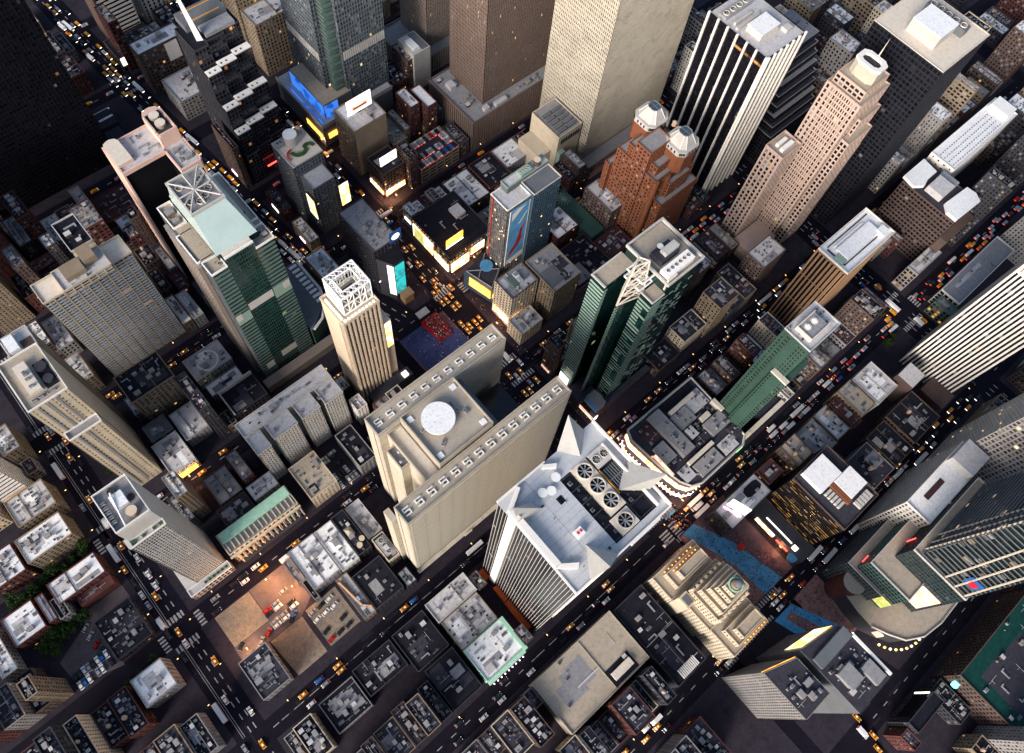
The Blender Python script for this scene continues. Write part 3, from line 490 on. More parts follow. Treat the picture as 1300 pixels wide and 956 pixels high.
b.box(48.6, 66.5, S_ - .6, S_ + .2, 159.6, 161.4); pieces(b, 'parapet', D['whitep'], t); volbox(t, 'west_terrace', D['rgrey'], (36.6, 46.3, 264.1, 285.9, 148, 150.4)); volbox(t, 'east_terrace', D['slate'], (78.2, 80.9, 272.1, 291.9, 0, 140.4)); equip(t, 39, 47, 254, 261, 152, 4, random.Random(3)); equip(t, 68, 78, 254, 263, 152, 5, random.Random(4)); equip(t, 74, 78, 270, 305, 152, 6, random.Random(5)); equip(t, 39, 46, 291, 305, 152, 4, random.Random(6))
m = MB(); m.prism(rect(46.5, 72, 256, 302), 160, 179, 0, 1, rect(47.5, 67, 272, 297)); m.build('glass_crown', [D['mintg'], D['rgrey']], t)
b = MB()
for q in ((47, 67.5, 271.4, 272.4, 178.6, 180.6), (47, 67.5, 296.6, 297.6, 178.6, 180.6), (47, 48, 272.4, 296.6, 178.6, 180.5), (66.5, 67.5, 272.4, 296.6, 178.6, 180.5)): b.box(*q)
for p, q in (((48, 273, 181), (66, 296, 181)), ((66, 273, 181), (48, 296, 181)), ((48, 284, 181), (66, 284, 181)), ((57, 273, 181), (57, 296, 181)), ((48, 279, 181), (66, 290, 181))): b.bar(p, q, .35)
b.build('crown_frame', D['light'], t)
for x, y in ((51.5, 291), (62.5, 290), (51.5, 279.5), (55.8, 277), (60, 279), (63.6, 282)): inst('fan', FAN, t, (x, y, 179), 0, (2.1, 2.1, 2.4))
m = MB(); m.prism([(80, 250), (98, 262), (104, 274), (104, 304), (80, 304)], 0, 30, 0, 1); m.build('podium', [D['greend'], D['slate']], t); m = MB()
for k in range(9): y = 266 + k * 4.2; m.box(96, 102, y, y + 2, 30, 31.2)
pts = [(82, 250), (92, 254), (99, 262), (104, 274), (104, 303)]
for a, c in zip(pts, pts[1:]): m.bar((*a, 30.6), (*c, 30.6), .7)
pieces(m, 'podium_skylight', D['whitep'], t); volbox(t, 'base', D['graybrown'], (34, 104, 243, 250, 0, 9))
# pink framed tower
t = thing('hotel_tower', 'pink framed tower with a glossy black front and two round tanks on top', 'hotel', (59, 352, 0)); RES += [(36, 82, 319, 386, 130)]
volbox(t, 'window', D['black'], (38.6, 79.6, 360, 383, 0, 129), (67, 79.6, 341, 360, 0, 129)); volbox(t, 'roof', D['rlight'], (39, 79, 361, 383, 129, 130), (67.4, 79.2, 342, 361, 129, 129.9))
b = MB()
for q in ((37.4, 38.5, 359, 384, 0, 131), (37.6, 66, 358.8, 360, 128, 131.2), (37.5, 80.4, 383, 384, 125, 131.1), (79.6, 80.6, 340.4, 383, 0, 131.05), (66, 79.6, 339.8, 341, 124, 131.3), (66, 66.9, 341, 358.7, 126, 131.15)): b.box(*q)
pieces(b, 'frame', D['pinkf'], t); m = MB(); pr = lambda x0, x1, y0, y1, r: [(x0 + (r if a else 0), y0) for a in (1,)] + [(x1, y0), (x1, y1 - r), (x1 - r * .3, y1 - r * .3), (x1 - r, y1), (x0 + r, y1), (x0 + r * .3, y1 - r * .3), (x0, y1 - r), (x0, y0)]
m.prism(pr(67, 79.5, 361, 386, 5), 130, 140, 0, 0); m.build('tank_house', D['pinkf'], t); volbox(t, 'tank_floor', D['rchar'], (68.4, 78, 362.4, 381, 140.02, 140.1))
m = MB(); m.cyl(73, 369, 3.2, 140.2, 143, 20, 0, None, 1); m.cyl(73, 376.2, 3.2, 140.2, 143, 20, 0, None, 1); pieces(m, 'round_tank', [D['tan'], D['rcream']], t); m = MB()
for q in ((67, 68, 366, 380, 140, 142), (78.6, 79.5, 361, 380, 140, 142), (68, 78.6, 361, 362, 140, 142)): m.box(*q)
pieces(m, 'parapet', D['pinkf'], t); m = MB(); m.prism(pr(38, 48, 364, 385, 4), 130, 133, 0, 1); m.build('rounded_penthouse', [D['pinkf'], D['rcream']], t)
rn = random.Random(3); equip(t, 48, 66, 362, 382, 130, 8, rn, ('ac', 'vent', 'duct')); equip(t, 68, 79, 343, 358, 130, 5, rn, ('ac', 'lift', 'vent')); volbox(t, 'base', D['dgrey'], (37, 82, 322, 340, 0, 22))
# black tower upper left
t = thing('office_tower', 'enormous near-black steel tower filling the upper left corner', 'office tower', (10, 514, 0)); RES += [(-40, 58, 484, 543, 165)]
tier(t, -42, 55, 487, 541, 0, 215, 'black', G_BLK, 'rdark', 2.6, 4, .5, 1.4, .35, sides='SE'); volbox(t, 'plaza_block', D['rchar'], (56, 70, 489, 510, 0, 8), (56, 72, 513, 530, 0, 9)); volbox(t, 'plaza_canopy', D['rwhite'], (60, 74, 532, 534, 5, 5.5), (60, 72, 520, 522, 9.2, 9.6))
# black tower with white fins near top right
t = thing('office_tower', 'tall black tower with widely spaced white vertical fins and a pale roof with four fans', 'office tower', (424, 190, 0)); RES += [(403, 446, 162, 220, 158)]
tier(t, 404, 444, 164.5, 217.5, 0, 157, 'black', G_BLK, 'rlight', 1.7, 4, .3, .9, .25, sides='WS', par=.6)
fins(t, [(403.6, y) for y in lin(165.2, 217, 7)], 1.5, 1.6, 0, 158.5, D['white'], 'y'); fins(t, [(x, 164) for x in lin(405, 443.5, 7)], 1.5, 1.6, 0, 158.6, D['white'], 'x')
volbox(t, 'penthouse', D['rcream'], (412, 430, 178.5, 191, 157, 162)); volbox(t, 'penthouse_roof', D['rwhite'], (411.6, 430.4, 178.1, 191.4, 162, 162.6)); volbox(t, 'fan_deck', D['metal'], (407, 434, 205, 211.5, 157, 159.5))
for k in range(4): inst('fan', FAN, t, (410.5 + k * 6.6, 208.2, 159.5), 0, (2.2, 2.2, 1.5))
b = MB(); b.box(407, 430, 194, 196, 157, 159); b.box(409, 426, 198, 199.6, 157, 159.5); b.box(432, 438, 172, 177, 157, 160); pieces(b, 'roof_plant', D['light'], t); volbox(t, 'lit_storey', glass((.05, .03, .02), .6, .05, .2, (1, .45, .12), .5), (403.7, 403.9, 166, 192, 148.5, 150.5))
# cream topped dark tower
t = thing('office_tower', 'dark square tower with a flat cream roof carrying a big white box', 'office tower', (496, 108, 0)); RES += [(464, 525, 78, 138, 180)]
tier(t, 467, 520, 79, 135, 0, 177, 'ink', G_BLK, 'rcream', 3.2, 4, .6, 1.1, .5, sides='WSN', par=.5, parm='rcream')
volbox(t, 'penthouse', D['light'], (477, 497, 95, 117, 176.5, 187)); volbox(t, 'penthouse_roof', D['rwhite'], (476.8, 497.2, 94.8, 117.2, 187, 187.5)); volbox(t, 'fan_deck', D['slate'], (501, 508, 90, 121, 176.5, 183))
for k in range(5): inst('fan', FAN, t, (504.5, 93.5 + k * 6, 183), 0, (2.3, 2.3, 1.5))
# pink stepped tower pair
t = thing('office_tower', 'tall pink granite stepped tower with vertical ribs and an open octagonal crown', 'office tower', (433, 110, 0)); RES += [(390, 452, 80, 140, 175)]
GP = G_OLD; kw = dict(wall='pinkst', gl=GP, roof='rtan', bay=3.7, fh=4.4, pw=1.0, sh=1.3, dep=.25)
tier(t, 416, 447, 98, 126, 0, 163, **kw, sides='WS'); tier(t, 440, 452, 92, 122, 0, 105, **kw, sides='WS'); tier(t, 419, 445, 91, 97.3, 0, 130, **kw, sides='WS'); tier(t, 426, 448, 95, 97.7, 0, 145, **kw, sides='WS'); tier(t, 419, 444, 101, 124, 162.6, 171, **kw, sides='WS')
fins(t, [(415.7, y) for y in lin(99, 125, 8)], .9, .6, 0, 164, D['pinkst'], 'y')
oc = lambda r, a, cx, cy: [(cx + r * x, cy + a * y) for x, y in ((-.6, -1), (.6, -1), (1, -.6), (1, .6), (.6, 1), (-.6, 1), (-1, .6), (-1, -.6))]
m = MB(); m.prism(oc(6, 9, 431, 112), 171, 181, 0); m.build('crown', D['beigest'], t); m = MB(); o1, o2 = oc(6.4, 9.4, 431, 112), oc(3.6, 6.4, 431, 112)
for k in range(8):
    a, b_, c, d = o1[k], o1[(k + 1) % 8], o2[(k + 1) % 8], o2[k]; m.face([(*a, 183), (*b_, 183), (*c, 183), (*d, 183)]); m.face([(*a, 181), (*b_, 181), (*b_, 183), (*a, 183)]); m.face([(*c, 181.05), (*d, 181.05), (*d, 183), (*c, 183)])
m.build('crown_rim', D['white'], t); m = MB(); m.prism(o2, 181, 181.2); m.build('crown_well', D['mdark'], t); m = MB(); m.cyl(437.5, 112, .5, 183, 197, 6, 0, .05); m.build('mast', D['rcream'], t)
t = thing('office_tower', 'shorter pink ribbed tower standing at the foot of the tall stepped pink one', 'office tower', (402, 124, 0))
tier(t, 392, 413, 117, 132.5, 0, 109, **kw, sides='WS', par=2); fins(t, [(391.7, y) for y in lin(118, 131.6, 5)], 1.2, 1.0, 0, 110, D['pinkst'], 'y'); volbox(t, 'chiller', D['whitep'], (397, 409, 121, 124, 109, 112), (398, 408, 126, 128.6, 109, 111.5)); volbox(t, 'base', D['pinkst'], (386, 416, 96, 116, 0, 14))
# orange twin-octagon tower
t = thing('hotel_tower', 'orange brick stepped tower topped by two white octagonal pavilions', 'hotel', (345, 184, 0)); RES += [(318, 378, 156, 212, 112)]
kw = dict(wall='orange', gl=G_OLD, roof='rgrey', bay=3.0, fh=3.9, pw=1.5, sh=1.9, dep=.4)
tier(t, 326, 368, 168, 207, 0, 84, **kw); tier(t, 324.6, 346, 178.5, 192, 0, 106, **kw, par=1); tier(t, 327.5, 352, 192.2, 200, 83.5, 95, **kw); tier(t, 329, 352, 172, 178.3, 83.5, 93, **kw); tier(t, 332, 372, 160, 167.8, 0, 58, **kw); tier(t, 322.5, 340, 207.2, 212, 0, 66, **kw); tier(t, 340, 362, 163.5, 167.9, 57.5, 74, **kw)
m = MB()
for k in range(4): m.cyl(327 + k * 13, 167.9, 2.2, 0, 84 - k * 3, 8)
pieces(m, 'corner_bay', D['orange'], t)
for cx, cy in ((350.5, 203), (352, 174)):
    m = MB(); m.prism(oc(10, 10, cx, cy), 83, 101, 0, 1); m.build('octagon_drum', [D['orange'], D['rlight']], t); m = MB(); m.prism(oc(10.3, 10.3, cx, cy), 101, 106, 0, 0); m.build('octagon_band', D['light'], t)
    m = MB(); m.prism(oc(8.3, 8.3, cx, cy), 106, 115, 0, 1, oc(3.6, 3.6, cx, cy)); m.build('pavilion_roof', [D['light'], D['bluegl']], t); m = MB(); qa, qb = oc(8.35, 8.35, cx, cy), oc(3.65, 3.65, cx, cy); [m.bar((*qa[k], 106.1), (*qb[k], 115.05), .22) for k in range(8)]; pieces(m, 'pavilion_rib', D['white'], t); m = MB(); q = oc(3.8, 3.8, cx, cy)
    for k in range(8): m.bar((*q[k], 115), (*q[(k + 1) % 8], 115), .35); 
    m.bar((cx - 3.5, cy, 115), (cx + 3.5, cy, 115), .18); m.bar((cx, cy - 3.5, 115), (cx, cy + 3.5, 115), .18); m.build('pavilion_rim', D['slate'], t); m = MB(); q = oc(10.36, 10.36, cx, cy)
    for k in range(8):
        for f_ in (.25, .5, .75): a, c = q[k], q[(k + 1) % 8]; x, y = a[0] + (c[0] - a[0]) * f_, a[1] + (c[1] - a[1]) * f_; m.box(x - .5, x + .5, y - .5, y + .5, 102.6, 104.6)
    m.build('window', D['mdark'], t, 'stuff')
inst('water_tank', TANK, t, (353, 185, 107.6), 0, (.9, .9, .9))
t = thing('office_tower', 'dark terraced tower with pale rimmed steps between the white finned tower and the pink one', 'office tower', (498, 186, 0)); RES.append((468, 528, 157, 216, 95))
for k in range(9): tier(t, 469 + k * 2.3, 526, 158 + k * 3.4, 215, 0 if k == 0 else 34 + (k - 1) * 7.5, 34 + k * 7.5, 'ink', G_BLK, 'rgrey' if k % 3 == 2 else 'rchar', 3, 3.7, .5, 1.2, .3, sides='WS', par=.5, parm='metal')
equip(t, 490, 525, 188, 214, 93.5, 14, random.Random(3), sc=1.2)
# three ribbed skyscrapers along the back
def ribbed(lab, x0, x1, y0, y1, h, wall, bay, pod, podm, lo=0):
    t = thing('office_tower', lab, 'office tower', ((x0 + x1) / 2, (y0 + y1) / 2, 0)); RES.append((x0, x1, y0, y1, h)); RES.append((*pod[:4], pod[4]))
    tier(t, x0, x1, y0, y1, 0, h, wall, G_BRN if wall == 'brownst' else G_OFF, 'rgrey', bay, 3.9, bay * .52, 1.3, .55, sides='WS'); tier(t, *pod[:4], 0, pod[4], podm, G_DARK, 'rgrey', bay * 1.4, 30, bay * .9, 1, .5, sides='WS', par=1.6); return t
t = ribbed('brown ribbed skyscraper on a wide brown podium at the top centre', 303, 380, 329, 371, 210, 'brownst', 1.75, (284, 381, 318, 375, 35), 'brownst')
b = MB()
for q in ((291, 297, 355, 362, 35, 39), (299, 304, 321, 325, 35, 39), (310, 322, 319.8, 323.5, 35, 38)): b.box(*q)
pieces(b, 'roof_hut', D['rlight'], t); equip(t, 286, 301, 328, 372, 35, 8, random.Random(5)); equip(t, 325, 378, 319.5, 327, 35, 9, random.Random(6))
t = ribbed('pale cream ribbed skyscraper, the tallest and lightest of the ribbed ones at top', 349, 440, 252, 308, 235, 'beigest', 1.7, (344, 441, 240, 251.4, 9), 'graybrown')
t = ribbed('grey ribbed skyscraper rising from a low grey podium at top', 314, 372, 415, 452, 190, 'graybrown', 1.9, (290, 374, 406, 456, 20), 'graybrown'); volbox(t, 'side_block', D['light'], (287, 304, 398, 420, 0, 42)); b = MB(); b.box(290, 296, 402, 414, 42, 43.5); pieces(b, 'roof_plant', D['rwhite'], t); volbox(t, 'side_roof', D['slate'], (296.5, 303, 399, 419, 42, 42.4))
# blue-green glass tower with the blue light band
t = thing('office_tower', 'grey-green glass tower with notched corner above a podium lit by a blue band', 'office tower', (236, 430, 0)); RES += [(190, 264, 393, 463, 180)]
kw = dict(wall='slate', gl=G_BLUE, roof='rgrey', bay=2.4, fh=4, pw=.55, sh=1.2, dep=.35)
tier(t, 211, 262, 413.5, 460, 0, 200, **kw, sides='WS'); tier(t, 224, 264, 402.5, 413, 0, 196, **kw, sides='WS'); b = MB()
for k in range(48): b.box(215.5, 223.6, 405.5 + (k % 2), 413, 3 + k * 4, 4.6 + k * 4)
pieces(b, 'corner_balcony', D['greenm'], t); b = MB()
for zz in (72, 148):
    for k in range(20): b.box(224.6 + k * 1.95, 226.0 + k * 1.95, 402, 402.42, zz, zz + 8)
    for k in range(18): b.box(210.4, 210.9, 415 + k * 2.4, 416.6 + k * 2.4, zz - 3, zz + 5)
pieces(b, 'louvre_panel', D['light'], t); volbox(t, 'podium', D['slate'], (192, 262, 396.5, 461, 0, 24)); volbox(t, 'podium_roof', D['rlight'], (192.4, 261.6, 396.9, 460.6, 24, 24.4)); volbox(t, 'sign_box', D['slate'], (199, 226, 401, 448, 24.4, 40)); volbox(t, 'sign_box_roof', D['rtan'], (199.2, 225.8, 401.2, 447.8, 40, 40.5))
volbox(t, 'light_band', D['e_blue'], (198.5, 198.95, 401.4, 447.6, 25, 39), (199.4, 212, 400.5, 400.95, 25, 39)); volbox(t, 'light_strip', D['e_blue'], (194, 194.5, 399, 444, 25, 26)); b = MB(); b.box(191.6, 192.2, 396, 461, 22, 26); b.box(192.2, 262, 396, 396.4, 22, 26); pieces(b, 'parapet', D['light'], t); volbox(t, 'street_screen', D['e_gold'], (191.2, 191.5, 398, 420, 8, 14), (196, 210, 395.4, 395.9, 8, 14))
# blue slab with the dancer poster
t = thing('hotel_tower', 'blue-grey slab tower with a tall sky-blue dancer poster on its end wall', 'hotel', (240, 213, 0)); RES += [(196, 268, 197, 228, 100)]
tier(t, 220, 241, 208.5, 226, 0, 98, 'slate', glass((.08, .06, .05), .06, .3), 'rlight', 2.2, 3.2, .7, 1, .3, sides='WS', parm='whitep'); tier(t, 241.2, 266, 205.5, 219, 0, 101, 'bluegl', glass((.02, .05, .08), .01, .05), 'slate', 2, 3.3, .6, 1.2, .25, sides='S', parm='light'); tier(t, 229, 266, 219.3, 226.5, 0, 104, 'slate', None, 'rlight', sides='', parm='greenl')
m = MB(); m.cyl(258, 222.6, 2.6, 104, 109, 14, 0, None, 1); pieces(m, 'round_tank', [D['brown'], D['peach']], t); volbox(t, 'cooler', D['greenl'], (242, 252, 220.2, 225.6, 104, 106.5))
for k in range(4): inst('fan', FAN, t, (243.6 + k * 2.3, 223, 106.5), 0, (1, 1, .8))
volbox(t, 'red_stripe', D['redtrim'], (219.3, 219.9, 222.6, 223.3, 8, 98.5)); po = volbox(t, 'poster', D['skyp'], (223, 240, 207.7, 208.1, 24, 95)); m = MB(); m.box(222.4, 223, 207.6, 208.1, 24, 95); m.box(240, 240.5, 207.6, 208.1, 24, 95); m.build('poster_frame', D['whitep'], po)
m = MB(); Y = 207.62
for poly in (((228, 44), (231, 47), (234, 62), (238.5, 72), (239, 71), (236, 60), (236.5, 50), (233, 42), (229.5, 38), (226, 34), (225, 36)), ((233, 62), (235, 66), (236, 62))): m.face([(x, Y, z) for x, z in poly])
m.build('dancer_print', D['posterred'], po); m = MB(); m.face([(x, Y - .02, z) for x, z in ((231, 74), (238, 84), (239.5, 84), (233, 73))]); m.face([(x, Y, z) for x, z in ((224, 24.5), (239.5, 24.5), (239.5, 32), (224, 30))]); m.face([(x, Y, z) for x, z in ((224.5, 82), (229, 86), (234, 91), (238, 93), (229, 94), (224.5, 91))]); m.build('poster_cloud_print', D['whitep'], po)
m = MB(); m.prism([(197, 224), (204, 198.5), (219.4, 208), (219.4, 227)], 0, 22, 0, 1); m.build('podium', [D['bluegl'], D['rchar']], t); m = MB()
for p, q in (((198, 223, 22.6), (204, 200, 22.6)), ((204, 200, 22.6), (219, 209, 22.6)), ((198, 223, 22.6), (219, 209, 22.6)), ((201, 212, 22.6), (219, 226, 22.6))): m.bar(p, q, .3)
m.build('roof_truss', D['metal'], t); m = MB(); m.cyl(213, 217, 5, 22, 23.4, 20); m.build('round_skylight', D['skyp'], t); m = MB(); m.face([(198, 219, 7), (202.6, 199.5, 7), (202.6, 199.5, 19), (198, 219, 19)]); m.face([(203, 197.9, 8), (214, 203.8, 8), (214, 203.8, 14), (203, 197.9, 14)]); m.build('wrap_screen', D['e_gold'], t)
# green faceted tower
t = thing('office_tower', 'dark green glass tower with pale banded facets and a white lattice mast', 'office tower', (228, 100, 0)); RES += [(196, 254, 80, 122, 167)]
volbox(t, 'window', G_GRN, (224, 251.5, 85, 117, 0, 166), (200, 224, 108.5, 119, 0, 158), (213.5, 224, 84.5, 93.5, 0, 158)); m = MB(); m.prism([(224, 107), (203, 99.5), (224, 95)], 0, 146, 0, 1); m.build('prow', [G_GRN, D['rchar']], t)
volbox(t, 'roof', D['rtan'], (224.4, 251, 85.4, 116.6, 166, 166.5), (200.4, 223.8, 108.9, 118.6, 158, 158.4), (213.9, 223.8, 84.9, 93.1, 158, 158.4)); b = MB()
for k in range(42):
    z = 4 + k * 3.7
    if z < 155: rn_ = random.Random(k); b.box(199.82, 199.98, 108.4, 119.1, z, z + 1.9); b.box(200, 203, 108.3, 108.46, z, z + 1.9); hi = 1.9 if k > 30 else (1.5 if rn_.random() < .25 else .4); b.box(213.34, 213.48, 84.5 + rn_.choice((0, 0, 4)), 93.5, z, z + hi); b.box(213.6, 224, 84.34, 84.46, z, z + (1.7 if k > 34 else .25)); [b.box(xq, xq + 3.2, 84.84, 84.96, z, z + 1.3) for xq in (226, 231, 236.5, 242, 247) if rn_.random() < .3]
pieces(b, 'spandrel_band', D['greenl'], t); b = MB()
for k in range(38):
    z = 4 + k * 3.7; u = Vector((21, 7.5)).normalized(); v = Vector((21, -4.5)).normalized()
    b.obox((203, 99.5), u, (-u.y, u.x), -.2, 3.4, .02, .16, z, z + 1.8); b.obox((203, 99.5), v, (v.y, -v.x), -.2, 2.6, .02, .16, z, z + 1.8)
pieces(b, 'prow_band', D['greenl'], t); b = MB()
for q in ((223, 252.4, 84.2, 85.2, 166.5, 169), (223, 252.4, 116.8, 117.8, 166.5, 169), (223, 224, 85.2, 116.8, 166.5, 168.9), (251.4, 252.4, 85.2, 116.8, 166.5, 168.9), (199.4, 200.4, 108.2, 119.4, 158.4, 159.6), (200.4, 223, 118.4, 119.4, 158.4, 159.5), (213.2, 213.9, 84.2, 93.7, 158.4, 159.6), (213.9, 223, 84, 84.8, 158.4, 159.5)): b.box(*q)
pieces(b, 'parapet', D['light'], t); volbox(t, 'fan_deck', D['whitep'], (225, 246, 87, 93.5, 166.5, 172)); volbox(t, 'deck_skirt', D['rcream'], (223.9, 231, 85.8, 86.9, 160, 171)); volbox(t, 'penthouse', D['rchar'], (229, 243, 96, 105, 166.5, 171))
volbox(t, 'chiller', D['light'], (233, 243.5, 97.5, 102, 171, 174)); inst('satellite_dish', DISH, t, (235, 104, 171))
for k in range(6): inst('fan', FAN, t, (227.6 + k * 3.2, 90.3, 172), 0, (1.15, 1.15, .8))
b = MB(); P0 = [(203.5, 99.5), (214, 105), (220, 95)]; hs = (146, 156, 166, 176, 186)
for i, z in enumerate(hs[:-1]):
    z2 = hs[i + 1]; s0, s1 = 1 - .12 * i, 1 - .12 * (i + 1); cx, cy = 211, 100
    A = [(cx + (x - cx) * s0, cy + (y - cy) * s0, z) for x, y in P0]; B = [(cx + (x - cx) * s1, cy + (y - cy) * s1, z2) for x, y in P0]
    for k in range(3): b.bar(A[k], B[k], .45); b.bar(A[k], A[(k + 1) % 3], .35); b.bar(A[k], B[(k + 1) % 3], .3); b.bar(A[(k + 1) % 3], B[k], .3)
for k in range(3): b.bar(B[k], B[(k + 1) % 3], .4)
b.build('lattice_mast', D['rcream'], t); b = MB()
for z in (158, 166):
    for p, q in (((214, 95), (224, 95)), ((224, 95), (224, 107)), ((224, 107), (214, 107)), ((214, 107), (214, 95))): b.bar((*p, z), (*q, z), .5)
b.build('crown_frame', D['whitep'], t); volbox(t, 'podium', D['rchar'], (198, 254, 79, 83.8, 0, 14), (196, 212, 94, 107, 0, 12)); volbox(t, 'corner_screen', D['e_white'], (196.6, 197.1, 108.5, 117, 14, 26), (196, 200, 78, 78.5, 6, 12)); volbox(t, 'sign_box', D['slate'], (199, 207, 80, 92, 14, 24)); volbox(t, 'sign_strip', D['cblue'], (198.6, 198.95, 80, 92, 18, 23)); volbox(t, 'pink_sign', D['e_blush'], (196.9, 197.3, 79.5, 93, 3, 8))
# ochre ribbed tower, green tower, striped tower
t = thing('office_tower', 'slim ochre tower with vertical ribs and a white rimmed flat roof', 'office tower', (396, 43, 0)); RES += [(362, 424, 26, 58, 92)]
tier(t, 370, 423, 30.5, 56.5, 0, 92, 'ocher', G_DARK, 'rwhite', 3.3, 30, 1.5, .6, .7, sides='WS', par=1.8, parm='white', top=2); fins(t, [(369.5, y) for y in lin(31.4, 56, 9)], 1.3, 1.2, 0, 91.5, D['ocher'], 'y'); b = MB()
for q in ((378, 414, 38, 48, 92, 95), (380, 410, 49.5, 50.5, 92, 94), (412, 419, 33.5, 40, 92, 96)): b.box(*q)
pieces(b, 'penthouse', D['rwhite'], t); b = MB(); b.box(375, 411, 36, 36.8, 92, 92.6); b.box(374, 375, 36, 52, 92, 92.7); b.box(376, 420, 52.5, 53.3, 92, 92.6); pieces(b, 'roof_track', D['mdark'], t); volbox(t, 'green_cooler', D['greenl'], (373, 377.6, 37.5, 45, 92, 94))
t = thing('office_tower', 'tall green slab with dark window rows and a pale roof with two white fans', 'office tower', (279, 18, 0)); RES += [(262, 310, -6, 30, 150)]
kw = dict(wall='greend', gl=G_BLK, bay=2.1, fh=3.9, pw=1.1, sh=2.5, dep=.2)
tier(t, 266, 293.5, 8.5, 27.5, 0, 150, **kw, roof='rlight', sides='S', par=1.2, parm='rlight'); b = MB()
for k in range(37):
    for y in (10.5, 12.3, 14.2, 21.3, 22.5, 25.2): b.box(265.86, 265.98, y, y + .8, 3 + k * 3.95, 4.7 + k * 3.95)
b.build('window', G_BLK, t, 'stuff'); volbox(t, 'wall_panel', D['greend'], (265.7, 265.95, 9, 10, 0, 149), (265.7, 265.95, 15.6, 20.6, 0, 149), (265.7, 265.95, 23.6, 24.8, 0, 149)); volbox(t, 'front_wing', D['greend'], (263, 265.6, 4.8, 16.3, 0, 112), (265.7, 286, 4.8, 8.2, 0, 112)); volbox(t, 'ledge', D['rcream'], (262.7, 266, 4.5, 16.6, 112, 113.6)); b = MB()
for k in range(27):
    for y in (5.4, 6.8, 14.6): b.box(262.86, 262.98, y, y + .8, 3 + k * 4, 4.8 + k * 4)
b.build('window', G_BLK, t, 'stuff'); volbox(t, 'penthouse', D['rgrey'], (271, 286, 13, 23, 150, 153)); b = MB(); rim2 = [(270.4, 286.6, 12.4, 13, 150, 154), (270.4, 286.6, 23, 23.6, 150, 154), (270.4, 271, 13, 23, 150, 153.9)]; [b.box(*q) for q in rim2]; pieces(b, 'parapet', D['rcream'], t)
for x in (275.5, 281.5): inst('fan', FAN, t, (x, 19.5, 153), 0, (2.3, 2.3, 1)); m = MB(); m.cyl(x, 19.5, 1.9, 153.5, 154.2, 14, 0, 1); pieces(m, 'fan_cowl', D['whitep'], t)
equip(t, 267, 271, 9, 27, 150, 5, random.Random(3)); equip(t, 287, 293, 9, 27, 150, 8, random.Random(4)); volbox(t, 'low_wing', D['rcream'], (272, 309, -3, .4, 0, 19)); volbox(t, 'low_roof', D['rchar'], (287, 309, .6, 8, 0, 16), (294, 309, 8.4, 27, 0, 20)); equip(t, 295, 308, 9, 26, 20, 10, random.Random(9))
t = thing('office_tower', 'white and black vertically striped tower leaning in from the right edge', 'office tower', (430, -60, 0)); RES += [(382, 445, -84, -34, 120)]
tier(t, 418, 445, -79, -38, 0, 150, 'beigest', G_DARK, 'rgrey', 2.7, 160, 1.1, .4, .8, sides='N', par=1.5); volbox(t, 'window', G_DARK, (417.4, 417.9, -78.6, -38.4, 0, 140)); fins(t, [(417, y) for y in lin(-78.3, -38.7, 15)], 1.35, 1.2, 0, 150, D['white'], 'y'); b = MB(); b.box(416.6, 417.9, -79, -38, 140, 142); b.box(416.6, 417.9, -79, -38, 149, 151); b.build('top_band', D['white'], t)
volbox(t, 'base', D['brown'], (400, 416, -82, -62, 0, 14), (384, 400, -56, -42, 0, 30)); volbox(t, 'base_roof', D['rlight'], (384.4, 399.6, -55.6, -42.4, 30, 30.3))
# ------------------------------------------------------------------ nearer towers on the left
t = thing('apartment_tower', 'wide cream apartment slab with hundreds of stacked balconies in vertical rows', 'apartment block', (-14, 330, 0)); RES += [(-45, 16, 318, 366, 113)]
tier(t, -42.5, 14.5, 321.5, 337, 0, 112, 'cream', G_RES, 'rcream', 6.4, 2.9, .8, .5, 1.0, sides='SE', par=1); m = MB()
for i in range(9):
    for j in range(37):
        for q0, q1 in ((.15, 2.15), (2.75, 4.7)): m.box(-41.6 + q0 + i * 6.33, -41.6 + q1 + i * 6.33, 321.3, 321.62, 3 + j * 2.92, 4.05 + j * 2.92)
    m.box(-39.5 + i * 6.33, -39.1 + i * 6.33, 321.2, 321.62, 0, 111)
m.build('balcony', D['balc'], t, 'stuff'); tier(t, -29, 1, 317.9, 334, 111, 117, 'cream', G_RES, 'rlight', 5, 3, 1, .8, .4, sides='S', par=1)
tier(t, -13, 1, 340, 364, 0, 116, 'cream', G_RES, 'rdark', 4, 3, 1.4, .9, .4, sides='WE', par=1.2, parm='light'); volbox(t, 'penthouse', D['tan'], (-24, -12, 322, 332, 116.9, 121), (-11, -3, 325, 336, 116.9, 123)); volbox(t, 'link_block', D['cream'], (-12.8, 1, 337.3, 339.8, 0, 114)); equip(t, -28, 0, 318.5, 322, 117, 4, random.Random(4)); equip(t, -12, 0, 342, 362, 115.9, 6, random.Random(5))
t = thing('apartment_tower', 'tall tan tower on the left with white roof rim and two round dark tanks', 'apartment block', (-64, 262, 0)); RES += [(-78, -50, 238, 300, 143)]
kw = dict(wall='tslab', gl=G_OLD, bay=3.6, fh=4.2, pw=2.5, sh=2.9, dep=.3, parm='white')
tier(t, -74.5, -53, 247, 280, 0, 143, **kw, roof='rtan', sides='S', par=1.2, blank=1); tier(t, -72.5, -53.4, 241.2, 246.9, 0, 105, **kw, roof='rgrey', sides='S', par=1.4)
